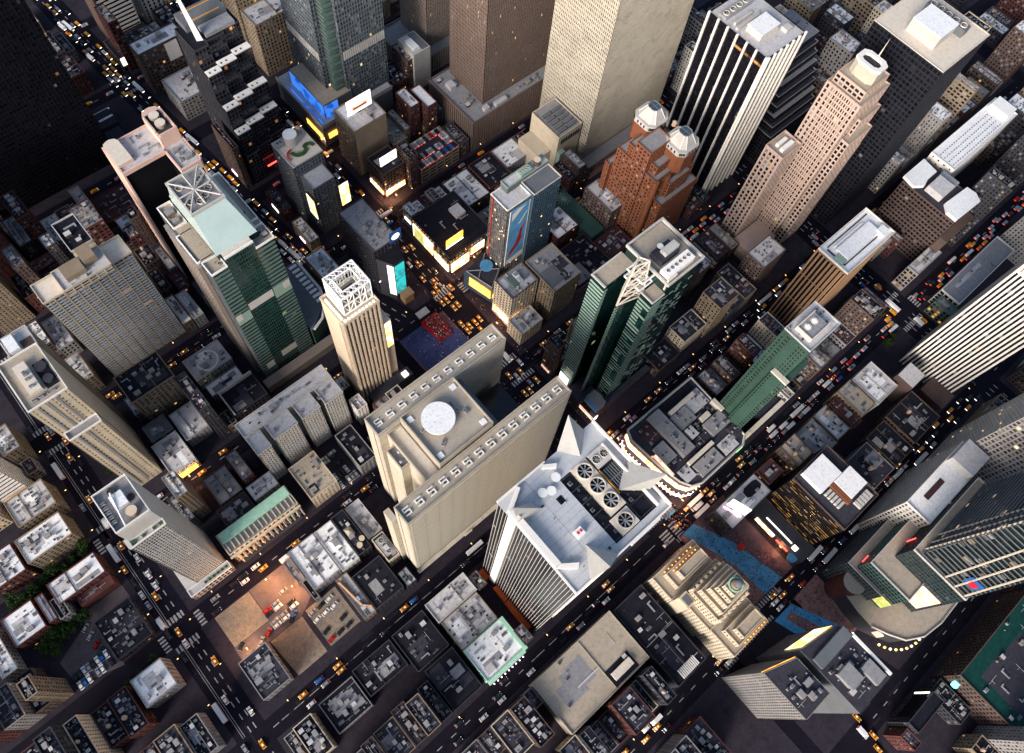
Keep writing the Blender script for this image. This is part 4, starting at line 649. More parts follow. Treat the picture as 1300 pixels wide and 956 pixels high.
fins(t, [(x, 246.9) for x in (-70, -65.2, -60.4)], 1.1, .4, 105, 142, D['rgrey'], 'x'); fins(t, [(x, 241.0) for x in (-68, -62.5)], 1.1, .4, 6, 104, D['rgrey'], 'x'); volbox(t, 'penthouse', D['rcream'], (-69, -62.5, 254, 273, 142.9, 146)); volbox(t, 'dark_well', D['rdark'], (-61, -54.4, 253, 270, 142.95, 143.3)); m = MB(); m.cyl(-57.7, 266, 3.1, 143.3, 145, 16); m.cyl(-57.7, 257.5, 2.6, 143.3, 145, 16); pieces(m, 'round_tank', D['dgrey'], t); equip(t, -68, -63, 255, 272, 146, 4, random.Random(2), ('ac', 'lift'), sc=.8); equip(t, -72, -56, 248.5, 253, 143, 5, random.Random(8), ('ac', 'vent'))
t = thing('apartment_tower', 'square tan tower with dark roof well at the far left behind the tan slab tower', 'apartment block', (-60, 289, 0)); tier(t, -68, -53, 281.5, 296, 0, 139, 'tan', G_OLD, 'rlight', 3, 3.4, 1.8, 1.8, .3, sides='SE', par=1.3, parm='light'); volbox(t, 'dark_well', D['brown'], (-60, -54, 283, 289, 138.9, 139.4)); volbox(t, 'lift_house', D['rwhite'], (-66.5, -61, 284, 294, 138.9, 142))
t = thing('office_tower', 'grey glass slab beside the wide avenue with white rimmed roof and tan tank', 'office tower', (-63, 175, 0)); RES += [(-82, -50, 155, 192, 144)]
tier(t, -72, -54, 164.5, 188, 0, 143.5, 'light', G_OFF, 'rgrey', 2.0, 3.6, .35, .9, .3, sides='S', par=1.8, parm='white', roofz=-.6); tier(t, -73.5, -53.7, 160.2, 164.2, 0, 127, 'light', glass((.09, .10, .115), .01, .3, .15, (1, .6, .25), .4), 'rlight', 1.55, 3.4, .42, 1.0, .35, sides='S', par=1, parm='white'); volbox(t, 'roof_deck', D['light'], (-74, -71.9, 160.5, 166, 127, 128.4), (-72, -54, 163.9, 164.4, 127, 143))
m = MB(); m.cyl(-60.5, 169, 2.7, 143, 147, 18, 0, None, 1); pieces(m, 'round_tank', [D['tan'], D['peach']], t); b = MB(); b.box(-66, -59.5, 174, 182, 143, 146); pieces(b, 'penthouse', D['rwhite'], t); m = MB(); m.cyl(-63.5, 184.5, 2.2, 143, 144.4, 12); m.cyl(-57.5, 176.5, 1.8, 143, 144, 12); m.build('round_vent', D['mdark'], t)
for k in range(5): inst('air_conditioner', AC, t, (-70, 170 + k * 2.8, 143), 0, (.8, .8, .9))
b = MB(); b.bar((-66.5, 165, 145), (-64, 183, 147), .35); b.build('crane_rail', D['whitep'], t); b = MB()
for x in (-71, -66, -60, -56.5): b.box(x, x + 1.6, 161.6, 163, 127, 128)
pieces(b, 'roof_planter', D['hedge'], t); tier(t, -81, -52, 154.8, 160, 0, 11, 'light', G_OLD, 'rlight', 3, 4, .8, 1, .3, par=.9, parm='white'); volbox(t, 'podium', D['light'], (-81, -72.4, 160.2, 188, 0, 11.2)); b = MB()
for k in range(6): b.box(-70 + k * 3, -68.6 + k * 3, 156.4, 158, 11, 12)
pieces(b, 'terrace_planter', D['hedge'], t)
t = thing('hotel', 'long grey hotel with four projecting wings and dark light courts between them', 'hotel', (34, 198, 0)); RES += [(0, 68, 174, 214, 60)]
tier(t, 1, 66, 201, 212, 0, 60, 'light', G_OLD, 'rlight', 3, 3.6, 1.7, 1.4, .3, sides='E', par=1)
for x0, x1, y0 in ((1.2, 11.2, 187), (14.6, 32, 189), (35.5, 49, 189), (52.4, 65.8, 188)): tier(t, x0, x1, y0, 200.9, 0, 59, 'light', G_OLD, 'rlight', 1.9, 4.6, 1.15, 2.4, .5, sides='S', par=1)
volbox(t, 'terrace_frame', D['orange'], (22, 44, 212.3, 212.8, 44, 58), (22, 44, 216.8, 217.2, 44, 46)); volbox(t, 'rear_wing', D['rtan'], (20, 46, 212.9, 216.7, 0, 44)); equip(t, 3, 62, 203, 211, 60, 14, random.Random(9)); equip(t, 16, 64, 191, 200, 59, 8, random.Random(10), ('vent', 'ac'))
# ------------------------------------------------------------------ top left group
kwl = dict(bay=3, fh=3.6, pw=1.35, sh=1.5, dep=.24)
t = bld('office_tower', 'dark tower striped by white horizontal bands at the top left', 'office tower', 113, 140, 590, 620, 150, 'white', gl=G_DARK, roof='rgrey', bay=60, fh=4, pw=.6, sh=2.0, dep=.4, sides='S'); tier(t, 104, 141, 563, 588, 0, 15, 'brown', G_DARK, 'rchar', 4, 5, 1, 1, .3); volbox(t, 'side_wall', D['brown'], (111.9, 112.9, 590, 620, 0, 150)); volbox(t, 'lit_corner_sign', D['e_white'], (105, 110, 562, 562.6, 8, 16)); equip(t, 106, 139, 565, 586, 15, 9, random.Random(8))
bld('office_tower', 'pale tower with dark window columns beside the white banded one', 'office tower', 147, 168, 592, 622, 140, 'light', gl=G_DARK, roof='rgrey', bay=4.5, fh=3.6, pw=2.2, sh=.9, dep=.3, sides='WS')
bld('hotel', 'brown brick hotel at top left with white roof band and white wall panel', 'hotel', 112, 152, 526, 541, 45, 'brown', 5, gl=G_OLD, roof='rwhite', sides='WS', **kwl)
volbox(bpy.data.objects['hotel.001'], 'blank_panel', D['white'], (134, 145, 525.5, 525.9, 26, 44))
bld('low_building', 'pale rooftop block full of small equipment in front of the brown hotel at top left', 'low building', 118, 158, 487, 516, 22, 'grey', 16, gl=G_OLD, roof='rlight', **kwl)
t = thing('office_tower', 'dark stepped glass tower whose terraces end in white caps, under a white spire wall', 'office tower', (147, 430, 0)); RES += [(124, 168, 399, 463, 140)]
kw = dict(wall='dgrey', gl=glass((.012, .013, .02), .025, .02, .12, (1, .4, .12), .3), roof='rdark', bay=2.6, fh=3.8, pw=.5, sh=.9, dep=.25, par=.5)
for z0, z1, ys, n in ((0, 34, 400, 0), (34, 55, 404, 1), (55, 76, 410, 1), (76, 101, 421, 1), (101, 118, 430, 0)):
    for k, (xa, xb) in enumerate(((127, 138), (138.1, 152), (152.1, 166))):
        y0 = ys + k * 3.2; tier(t, xa, xb, y0, 456, z0 if k == 1 else z0 + .05, z1, sides='WSE' if k == 0 else 'SE', **kw)
        if n: volbox(t, 'terrace_cap', D['whitep'], (xa + .2, xb - .2, y0 - .5, y0 + 5, z1 + .6, z1 + 1.6)); m = MB(); [m.box(xa + 2 + q * 4, xa + 3 + q * 4, y0 + 1, y0 + 2.4, z1 + 1.6, z1 + 1.9) for q in range(2)]; pieces(m, 'cap_vent', D['mdark'], t)
m = MB(); m.prism([(134, 434), (139, 432), (139.5, 436), (136, 438)], 100, 152, 0, 0, [(132, 444), (134, 443), (134.4, 445), (132.6, 446)]); m.build('spire_wall', D['whitep'], t); volbox(t, 'sloped_roof', D['metal'], (140, 163, 436, 446, 118, 121)); volbox(t, 'helipad', D['slate'], (132, 164, 447.5, 462, 118, 124)); volbox(t, 'helipad_line', D['taxi'], (136, 160, 449, 449.8, 124, 124.2), (136, 160, 459, 459.8, 124, 124.2)); volbox(t, 'red_strip', D['e_red'], (140, 150, 399.4, 399.8, 12, 13.6))
t = bld('hotel', 'brown hotel, the nearer of two beside the glowing street corner at top', 'hotel', 197, 231, 487, 508, 56, 'tan', 8, gl=G_OLD, roof='rlight', sides='WS', **kwl); bld('hotel', 'taller brown hotel standing just behind the nearer one at top', 'hotel', 196, 226, 510, 540, 66, 'tan', 6, gl=G_OLD, roof='rlight', sides='WS', **kwl)
t = bld('hotel', 'brown brick hotel carrying a big lit white billboard on its roof', 'hotel', 197, 227, 355, 382, 54, 'tan', 4, gl=G_OLD, roof='rlight', sides='W', **kwl)
t = thing('billboard', 'big glowing white billboard standing on the brown hotel roof', 'billboard', (212, 368, 54)); volbox(t, 'panel', D['e_white'], (201, 223, 367.6, 368.3, 57, 72)); m = MB()
for x in (203, 209, 215, 221): m.bar((x, 368.8, 54.6), (x, 368.8, 72), .25); m.bar((x, 374, 54.6), (x, 368.8, 66), .2)
pieces(m, 'frame', D['mdark'], t); volbox(t, 'red_print', D['e_blush'], (205, 219, 367.3, 367.5, 60, 65)); volbox(t, 'print_band', D['redtrim'], (206, 218, 367.1, 367.28, 61.5, 63))
t = thing('hotel', 'slate blue tower with a roof garden of red and green curves and two yellow screens', 'hotel', (150, 350, 0)); RES += [(136, 168, 318, 375, 70)]
kw = dict(wall='slate', gl=G_BLUE, bay=2.6, fh=3.2, pw=.9, sh=1.2, dep=.3)
tier(t, 137.5, 163, 344, 371, 0, 70, **kw, roof='rcream', sides='WS', parm='light'); tier(t, 141, 160, 328, 343.8, 0, 58, **kw, roof='rlight', sides='WS'); m = MB(); m.cyl(150, 364, 5, 70, 79, 20, 0, None, 1); m.build('round_penthouse', [D['light'], D['rwhite']], t); inst('water_tank', TANK, t, (158.5, 367, 69.8), 0, (1.1, 1.1, 1.1)); inst('chiller', AC, t, (141.5, 366.5, 70), 0, (1.6, 2.2, 1.7))
def arc(cx, cy, r, a0, a1, w_, z0, z1, n=12):
    m = MB()
    for k in range(n):
        a, b = rad(a0 + (a1 - a0) * k / n), rad(a0 + (a1 - a0) * (k + 1) / n); m.prism([(cx + (r - w_) * math.cos(a), cy + (r - w_) * math.sin(a)), (cx + r * math.cos(a), cy + r * math.sin(a)), (cx + r * math.cos(b), cy + r * math.sin(b)), (cx + (r - w_) * math.cos(b), cy + (r - w_) * math.sin(b))], z0, z1)
    return m
arc(150, 356, 7, 180, 330, 2.6, 70, 71.2).build('garden_bed', D['hedge'], t); arc(157, 352, 5, 0, 140, 2.4, 70, 71.1).build('garden_bed', D['hedge'], t); arc(145, 353, 5.5, 80, 210, .9, 70, 71.3).build('garden_border', D['redtrim'], t); m = MB(); m.cyl(149.5, 352, 2.2, 70, 70.4, 18); m.build('garden_disc', D['metal'], t)
volbox(t, 'screen', D['e_screen'], (138.6, 139.1, 327, 336.5, 24, 47)); volbox(t, 'screen_frame', D['mdark'], (139.1, 140.9, 326.4, 337, 23.4, 47.6), (160.1, 162.2, 326.4, 337.2, 23.4, 49.6)); volbox(t, 'screen', D['e_screen'], (160.5, 168.5, 325.6, 326.1, 24, 49)); volbox(t, 'screen_frame', D['mdark'], (160.2, 168.9, 326.15, 326.38, 23.5, 49.4))
t = thing('office_tower', 'dark wedge building with teal screens on its narrow end above the red steps', 'office tower', (155, 272, 0)); RES += [(140, 172, 240, 303, 60)]
tier(t, 143, 164, 258, 300, 0, 60, 'dgrey', G_DARK, 'rgrey', 3, 4, .8, 1, .3, sides='WS', par=1); equip(t, 144, 163, 260, 299, 60, 26, random.Random(12), ('ac', 'ac', 'duct', 'vent', 'lift'), tank=0); m = MB(); m.prism([(143.5, 257.8), (163.5, 257.8), (159, 246), (150, 246)], 0, 52, 0, 1); m.build('screen_tower', [D['dgrey'], D['rdark']], t); volbox(t, 'screen', D['e_teal'], (150.6, 158.6, 245.2, 245.8, 31, 49), (150.6, 158.6, 245.2, 245.8, 10, 29)); m = MB(); m.face([(149.6, 245.6, 8), (149.6, 245.6, 50), (147, 250, 50), (147, 250, 8)][::-1]); m.build('light_strip', D['e_white'], t)
sgn = volbox(t, 'roof_sign', D['cblue'], (156, 166, 256.6, 257.3, 60, 72)); m = MB(); m.cyl(161, 0, 3.4, 0, .3, 20); m2 = MB(); [m2.face([(161 + 3.4 * math.cos(a), 256.5, 66 + 3.4 * math.sin(a)) for a in [2 * math.pi * k / 24 for k in range(24)]])]; m2.build('round_emblem', D['e_white'], sgn)
volbox(t, 'gold_canopy', D['ocher'], (152, 160, 238.5, 245, 0, 9), (151.5, 160.5, 238, 245, 10, 11)); volbox(t, 'lit_ledge', D['e_pink'], (143, 148, 256.6, 257, 20, 20.8))
t = bld('hotel', 'red brick hotel of two narrow wings with white flat roofs', 'hotel', 251, 260, 356, 376, 42, 'brick', 3, gl=G_OLD, roof='rwhite', sides='WSE', **kwl); tier(t, 262.5, 272, 349, 372, 0, 41, 'brick', G_OLD, 'rwhite', **kwl); volbox(t, 'link', D['brick'], (260.2, 262.3, 362, 374, 0, 38))
PARKDECK = bld('parking_garage', 'grey parking deck with rows of cars on its roof', 'parking garage', 231, 270, 318, 344, 18, 'tan', gl=G_DARK, roof='rchar', sides='WS', bay=8, fh=4.5, pw=1, sh=2, dep=.4)
t = bld('low_building', 'small black roofed building with a plain white billboard on top', 'low building', 199, 220, 325, 346, 30, 'brown', 3, gl=G_OLD, roof='rdark', sides='WS', **kwl); t = thing('billboard', 'plain pale billboard on the small black roof', 'billboard', (210, 332, 30)); volbox(t, 'panel', D['e_white'], (202, 217.5, 331.5, 332.2, 32, 42)); m = MB(); [m.bar((x, 332.6, 30), (x, 332.6, 42), .22) for x in (204, 209, 215)]; pieces(m, 'frame', D['mdark'], t); volbox(bpy.data.objects['low_building.001'], 'lit_marquee', D['e_multi'], (197.6, 198.4, 326, 343, 5, 9), (200, 218, 323.6, 324.4, 5, 10))
t = bld('telephone_exchange', 'cream windowless block with rows of louvres on its roof beside the pale ribbed skyscraper', 'exchange building', 322, 347, 259, 291, 46, 'cream', gl=G_OLD, roof='rgrey', sides='', parm='cream'); b = MB()
for i in range(2):
    for j in range(5): b.box(325 + i * 10, 333.6 + i * 10, 262 + j * 4.6, 265 + j * 4.6, 46, 47.6)
pieces(b, 'roof_louvre', D['slate'], t); b = MB(); [b.box(325 + k * 2.6, 326.6 + k * 2.6, 258.7, 258.97, 37, 42) for k in range(8)]; pieces(b, 'vent_slot', D['mdark'], t); volbox(t, 'low_wing', D['cream'], (309, 321.8, 265, 290, 0, 26)); volbox(t, 'cooler', D['greenl'], (322, 328, 255, 258.5, 0, 30))
# ------------------------------------------------------------------ east side mid-rises
t = thing('theatre', 'dark corner building wrapped in lit billboards facing the red steps', 'theatre', (214, 256, 0)); RES += [(193, 240, 236, 284, 25)]
tier(t, 194.5, 236, 238, 284, 0, 24, 'dgrey', G_LIT, 'rdark', 3, 4, .8, 1, .3, sides='WS', par=1); m = MB(); m.box(193.7, 194.3, 239, 256, 4, 13); m.box(193.7, 194.3, 258, 282, 4, 20); m.box(196, 213, 237, 237.5, 3, 16); m.box(215, 228, 237, 237.5, 10, 19); pieces(m, 'lit_billboard', D['e_multi'], t); volbox(t, 'green_screen', D['e_green2'], (193.2, 193.65, 268, 280, 5, 19)); equip(t, 197, 234, 240, 282, 24, 10, random.Random(3)); sg = volbox(t, 'roof_sign', D['e_gold'], (198, 214, 246, 246.6, 26, 35)); volbox(t, 'bulb_row', D['e_head'], (197.4, 214, 245.6, 245.9, 25, 25.5)); volbox(t, 'roof_hut', D['rlight'], (221, 230, 262, 272, 24, 27))
t = bld('hotel', 'cream stone building with a tall corner lit warm beside the poster tower', 'hotel', 200, 225, 175, 194, 46, 'cream', 7, gl=G_OLD, roof='rgrey', sides='WS', parm='brown', **kwl); volbox(t, 'green_skylight', D['greenm'], (207, 212, 181, 190, 46, 48)); volbox(t, 'white_skylight', D['rwhite'], (212.1, 216, 181, 190, 46, 48)); volbox(t, 'lit_billboard', D['e_multi'], (199, 199.5, 176, 192, 6, 14), (203, 212, 173.6, 174.3, 4, 14))
t = bld('office_building', 'cream and brown stepped office block with grey angled roof beside the lit cream corner', 'office building', 227, 253, 160, 192, 46, 'tan', 9, gl=G_OLD, roof='rgrey', sides='WS', **kwl); volbox(t, 'blue_roof', D['slate'], (229, 240, 164, 178, 46, 46.8))
for a in (
 (197, 218, 158, 173, 18, 'cream', 'rlight', 4, 0, 'small pale building squeezed between the lit cream corner and the street'),
 (313, 328, 187, 217, 35, 'brown', 'rlight', 6, 1, 'brown building with pale L-shaped roof and tank left of the orange tower'),
 (272, 294, 201, 224, 20, 'brick', 'rwhite', 5, 1, 'low white roofed building with a tan tank behind the blue poster tower'),
 (297, 322, 166, 185, 12, 'brick', 'rmar', 8, 0, 'low rust red roofed building at the foot of the orange tower'),
 (255, 295, 160, 195, 14, 'brown', 'rdark', 18, 2, 'low black roofed building with two pale round tanks behind the green tower'),
 (310, 330, 74, 92, 48, 'tan', 'rchar', 6, 0, 'narrow tan stepped tower to the right of the green faceted tower'),
 (366, 392, 78, 95, 40, 'brown', 'rlight', 7, 0, 'brown building with curved pale roof at the foot of the pink towers'),
 (283, 307, 76, 92, 25, 'cream', 'rchar', 6, 1, 'small cream building with maroon roof on the street right of the green faceted tower'),
 (258, 281, 74, 90, 13, 'brown', 'rdark', 5, 0, 'dark low roofed building right beside the green faceted tower'),
 (425, 441, 40, 55, 26, 'grey', 'rchar', 6, 0, 'dark little building behind the ochre ribbed tower'),
 (288, 311, 279, 300, 15, 'grey', 'rwhite', 3, 0, 'low building with a flat white roof in front of the brown podium'),
 (237, 262, 270, 300, 14, 'brown', 'rwhite', 9, 0, 'low building with patched white roofs behind the lit theatre corner'),
 (264, 287, 272, 300, 16, 'brick', 'rdark', 5, 0, 'dark rooftop with parked cars beside the flat white roof')):
    bld('low_building' if a[4] < 30 else 'office_building', a[9], 'building', *a[:5], a[5], a[7] + 4, a[8], gl=G_OLD, roof=a[6], esc=.7, **kwl)
t = thing('theatre', 'long dark green curved-edge hall roof with a green star truss', 'theatre', (312, 205, 0)); RES += [(297, 312, 187, 236, 15)]; volbox(t, 'wall', D['greend'], (297, 312, 188, 236, 0, 13)); volbox(t, 'roof', D['greend'], (297.4, 311.6, 188.4, 235.6, 13, 14)); m = MB()
for k in range(7): a = k * math.pi / 7; m.bar((304.5 - 6 * math.cos(a), 228 - 6 * math.sin(a), 15), (304.5 + 6 * math.cos(a), 228 + 6 * math.sin(a), 15), .2)
m.build('star_truss', D['greenl'], t)
# curved lit block in the middle right
t = thing('theatre', 'curved corner block edged by glowing billboards with a cluttered grey roof', 'theatre', (230, 26, 0)); RES += [(196, 270, -6, 56, 28)]
poly = [(203, 55), (200, 48), (202, 22), (205, 6), (209, -1), (216, -4), (258, -4), (264, 0), (266, 54)]
m = MB(); m.prism(poly, 0, 26, 0, 1); m.build('wall', [D['dgrey'], D['rchar']], t); rq = random.Random(17)
for xa, xb, ya, yb, z, mt in ((231, 246, 30, 42, 29, 'rgrey'), (247, 263, 33, 46, 27.6, 'rlight'), (232, 244, 14, 20, 28, 'rchar'), (245, 262, 13, 24, 30, 'rgrey'), (206, 216, 20, 34, 28.5, 'rgrey'), (207, 217, 37, 50, 27.4, 'rmar'), (219, 240, -2, 8, 28.2, 'rgrey'), (243, 256, -2, 7.5, 27.2, 'rlight'), (232, 238, 21, 29, 31, 'rlight'), (239.5, 244, 22, 29, 28.6, 'rdark'), (208, 217, 2, 12, 27.2, 'rlight'), (256.5, 263, 2, 11, 29, 'rchar')):
    volbox(t, 'roof_block', D[mt], (xa, xb, ya, yb, 26, z)); equip(t, xa, xb, ya, yb, z, 6, rq, ('cool', 'vent', 'hatch', 'ac', 'pipe'), sc=.75)
m = MB()
for a, c in zip(poly, poly[1:] + poly[:1]): m.bar((*a, 26.6), (*c, 26.6), .6)
pieces(m, 'parapet', D['light'], t); m = MB(); pts = [(204.5, 55), (201.2, 48), (203.2, 22), (206.2, 6), (210, 0), (216.5, -3), (226, -3.2)]
off = lambda p: (p[0] - 1.9, p[1] - .9)
for a, c in zip(pts, pts[1:]): m.face([(*off(a), 14), (*off(c), 14), (*off(c), 22), (*off(a), 22)]); m.face([(*off(off(a)), 4), (*off(off(c)), 4), (*off(off(c)), 9), (*off(off(a)), 9)])
pieces(m, 'lit_billboard', D['e_multi'], t); m = MB()
for a, c in zip(pts, pts[1:]):
    n_ = max(1, int(math.dist(a, c) / 3))
    for k in range(n_): x, y = a[0] + (c[0] - a[0]) * k / n_ - 3.6, a[1] + (c[1] - a[1]) * k / n_ - 1.6; m.box(x - .35, x + .35, y - .35, y + .35, 10, 10.7); m.box(x - .35, x + .35, y - .35, y + .35, 2.6, 3.2)
m.build('marquee_bulb', D['e_pink'], t, 'stuff'); volbox(t, 'rooftop_screen', D['e_blush'], (203, 204, 12, 30, 26.4, 31), (202, 203, 30, 31, 26.4, 28)); volbox(t, 'penthouse', D['rgrey'], (218.5, 229, 16, 52, 26, 31)); equip(t, 219, 228.6, 17, 51, 31, 14, random.Random(44), ('vent', 'hatch', 'cool')); volbox(t, 'roof_bar', D['rcream'], (233, 257, 42.6, 45.6, 26, 31), (217, 241, 9.4, 12.2, 26, 31), (247, 255, 25, 29, 26, 30), (262, 265, 22, 32, 26, 32)); equip(t, 231, 262, 14, 40, 26, 30, random.Random(4), ('ac', 'duct', 'ac', 'vent', 'sky')); equip(t, 208, 260, 0, 8, 26, 12, random.Random(6)); equip(t, 205, 217, 14, 50, 26, 10, random.Random(7), ('vent', 'ac')); volbox(t, 'magenta_sign', D['e_mag'], (222, 225, 55.6, 56, 10, 15)); volbox(t, 'green_sign', D['e_green'], (259, 263, -5.2, -4.8, 8, 13)); volbox(t, 'dark_roof', D['rdark'], (232, 262, 47.5, 53, 26, 26.6))
# lit striped office and neighbours, lower right
t = thing('office_tower', 'dark office block with rows of amber lit floors and two white roof slabs', 'office tower', (268, -62, 0)); RES += [(236, 292, -86, -38, 60)]
GL = glass((.018, .012, .008), .5, .05, .2, (1, .5, .1), .38)
tier(t, 250, 285, -83, -40, 0, 58, 'black', GL, 'rchar', 3.4, 3.0, .2, 1.7, .35, sides='WN', par=1.2, parm='brown'); volbox(t, 'roof_slab', D['rwhite'], (256, 276, -58, -41.5, 58, 62), (268, 284, -73, -58.4, 58, 61.6)); volbox(t, 'roof_ridge', D['orange'], (264, 267.6, -74, -58.3, 58, 61)); b = MB()
for k in range(5): b.box(257.5, 263, -72 + k * 2.6, -70.2 + k * 2.6, 58, 60.4)
for k in range(5): b.box(268 + k * 2.8, 270 + k * 2.8, -81, -75.5, 58, 60)
pieces(b, 'cooler', D['light'], t); volbox(t, 'podium', D['dgrey'], (236, 249.4, -86, -38, 0, 10)); volbox(t, 'podium_light', D['e_white'], (237, 239.5, -78, -74.5, 10, 13), (239, 240, -73, -50, 10.2, 10.6)); m = MB(); m.cyl(234, -80, 3.1, 4, 8, 18); m.build('globe_sign', D['skyp'], t); volbox(t, 'screen_row', D['e_multi'], (235.2, 235.7, -62, -46, 3, 8)); volbox(t, 'red_sign', D['e_red'], (235.2, 235.7, -75, -65, 4, 5.4))
t = bld('low_building', 'grey roofed building with a dark oval roof pit and a bright billboard', 'low building', 209, 249, -39, -22.5, 25, 'dgrey', 4, gl=G_OLD, roof='rlight', sides='WN', **kwl); m = MB(); m.prism(oc(7, 3.6, 240, -29), 25, 25.4); m.build('roof_pit', D['rdark'], t); t = thing('billboard', 'bright white billboard with bulb rows on the grey roof above the blue plaza', 'billboard', (222, -31, 25)); m = MB(); m.face([(218, -25, 26), (222, -38, 26), (224, -38, 36), (220, -25, 36)][::-1]); m.box(219.6, 220, -26, -25.6, 25, 36); m.face([(218.3, -25, 26), (222.3, -38, 26), (224.3, -38, 36), (220.3, -25, 36)]); m.build('panel', D['e_white'], t); m = MB(); [m.box(215.5 + k * .45, 216.3 + k * .45, -25.6 - k * 1.4, -24.8 - k * 1.4, 25.4, 26.2) for k in range(9)]; m.build('bulb_row', D['e_pink'], t)
bld('low_building', 'maroon roofed building between the grey roof and the lit signs street', 'low building', 251, 266, -35, -23, 25, 'brick', 4, gl=G_OLD, roof='rmar', sides='WN', **kwl); t = bld('office_building', 'grey roofed block with dark U-shaped roof ducts on the street above the amber lit office', 'office building', 274, 290, -39.5, -22, 30, 'brown', 5, 1, gl=G_OLD, roof='rtan', sides='WN', **kwl)
for a in ((293, 314, -47, -23, 22, 'brown', 'rgrey', 12, 1, 'brown building with crowded white roof equipment beside the grey U-duct roof'), (316, 330, -46, -23, 20, 'tan', 'rlight', 9, 1, 'pale cluttered roof with a tan tank in the middle of its row'), (331, 340, -48, -24, 22, 'brick', 'rmar', 6, 0, 'dark red roof strip in the cluttered row'), (341, 356, -46, -22, 25, 'tan', 'rtan', 7, 0, 'tan roofed building at the end of the cluttered row'), (358, 381, -48, -23, 24, 'light', 'rlight', 11, 0, 'pale roofed building beside the base of the striped tower'), (307, 330, -85, -60, 22, 'grey', 'rchar', 7, 1, 'charcoal roofed building next to the two white slabs'), (332, 353, -85, -58, 22, 'brown', 'rdark', 5, 1, 'black roofed building with a pink edged parapet'), (355, 386, -83, -57, 24, 'brown', 'rdark', 9, 1, 'wide black roof with a round tan tank near the striped tower'), (292, 305, -82, -50, 26, 'brown', 'rlight', 5, 0, 'pale roofed building right behind the amber lit office')):
    bld('low_building', a[9], 'building', *a[:5], a[5], a[7], a[8], gl=G_OLD, roof=a[6], sides='WN', **kwl)
# stepped cream tower with the globe
t = thing('office_tower', 'cream stone tower stepped like a pyramid with a clock top and a green ringed globe', 'office tower', (163, -58, 0)); RES += [(140, 184, -94, -22, 80)]
kw = dict(wall='cream', gl=G_OLD, roof='rtan', bay=2.2, fh=3.7, pw=1.25, sh=1.7, dep=.35, sides='WNSE')
tier(t, 143.5, 181, -43, -25.5, 0, 33, **kw, par=.8); tier(t, 147, 182, -70.5, -43.2, 0, 38, **kw, par=.8); tier(t, 149, 181, -91.5, -70.7, 0, 33, **kw, par=.8); tier(t, 150, 178, -40, -29, 33, 40, **kw); tier(t, 155, 176, -38, -32, 40, 47, **kw); tier(t, 154, 178, -88, -76, 33, 39, **kw); tier(t, 158, 176, -86, -79, 39, 45, **kw)
for x0, x1, y0, y1, z0, z1 in ((151, 179, -68, -46, 38, 52), (153.5, 177, -66, -48, 52, 60), (156, 175, -64.5, -50, 60, 67), (158, 173, -63, -52, 67, 73), (160, 171, -61.5, -53.5, 73, 78)): tier(t, x0, x1, y0, y1, z0, z1, **kw, par=1)
b = MB()
for x in (151.5, 155, 159, 163, 167, 171, 175):
    b.box(x, x + 1.5, -46.4, -44.6, 38, 55); b.box(x, x + 1.5, -69.6, -67.6, 38, 55)
pieces(b, 'buttress', D['cream'], t); volbox(t, 'shaft', D['cream'], (144, 150.5, -52, -43.6, 0, 47)); volbox(t, 'shaft_roof', D['slate'], (145, 149.5, -51, -45, 47, 47.3)); m = MB(); m.cyl(165.5, -57.5, 3.4, 78, 82, 16, 0, 2.6); m.ring(165.5, -57.5, 4.4, .7, 78, 79.4, 18, 1); m.build('globe_base', [D['tan'], D['rmint']], t); m = MB()
for k in range(6): a, c = -math.pi / 2 + k * math.pi / 6, -math.pi / 2 + (k + 1) * math.pi / 6; m.cyl(165.5, -57.5, max(.05, 2.6 * math.cos(a)), 84 + 2.6 * math.sin(a), 84 + 2.6 * math.sin(c), 16, 0, max(.05, 2.6 * math.cos(c)))
m.build('globe', D['slate'], t); m = MB()
for k in range(8): m.box(152 + k * 3.4, 152.5 + k * 3.4, -28.4, -27.9, 33.4, 34.4); m.box(155 + k * 2.8, 155.5 + k * 2.8, -31, -30.5, 40.4, 41.4); m.box(160 + k * 2.6, 160.5 + k * 2.6, -90.4, -90, 33.4, 34.3)
for k in range(10): m.box(181.6, 182.2, -40 + k * 1.5, -39.4 + k * 1.5, 12, 12.8)
m.build('terrace_lamp', D['e_gold'], t, 'stuff')
# bottom right curved podium tower
t = thing('office_tower', 'glass tower at lower right with nested L-shaped ledges, curved podium and lit corner screens', 'office tower', (280, -140, 0)); RES += [(230, 400, -172, -95, 80)]
poly = [(234.5, -140), (235, -128), (238, -112), (240, -108), (262, -108), (300, -120), (300, -168), (272, -169), (256, -166.5), (245, -160), (239, -150)]
m = MB(); m.prism(poly, 0, 20, 0, 1); m.build('podium', [D['dgrey'], D['rtan']], t); m = MB()
for a, c in zip(poly[-5:] + poly[:1], poly[-4:] + poly[:1]): m.bar((*a, 20.6), (*c, 20.6), .5) if a != c else None
m.build('podium_rail', D['light'], t); m = MB(); m.cyl(243.5, -113.5, 7.4, 0, 30, 28, 0, None, 1); m.build('corner_drum', [D['brick'], D['rtan']], t)
kw = dict(gl=G_GRN, roof='rtan', bay=2.4, fh=3.6, pw=.35, sh=.9, dep=.3, sides='WN', parm='light')
tier(t, 245, 302, -128, -100.6, 0, 40, 'slate', **kw, par=.9); tier(t, 247.2, 297, -136, -106.2, 0, 58, 'greenm', **kw, par=1.2); tier(t, 262, 330, -152, -114, 0, 80, 'dgrey', **kw, par=1.4)
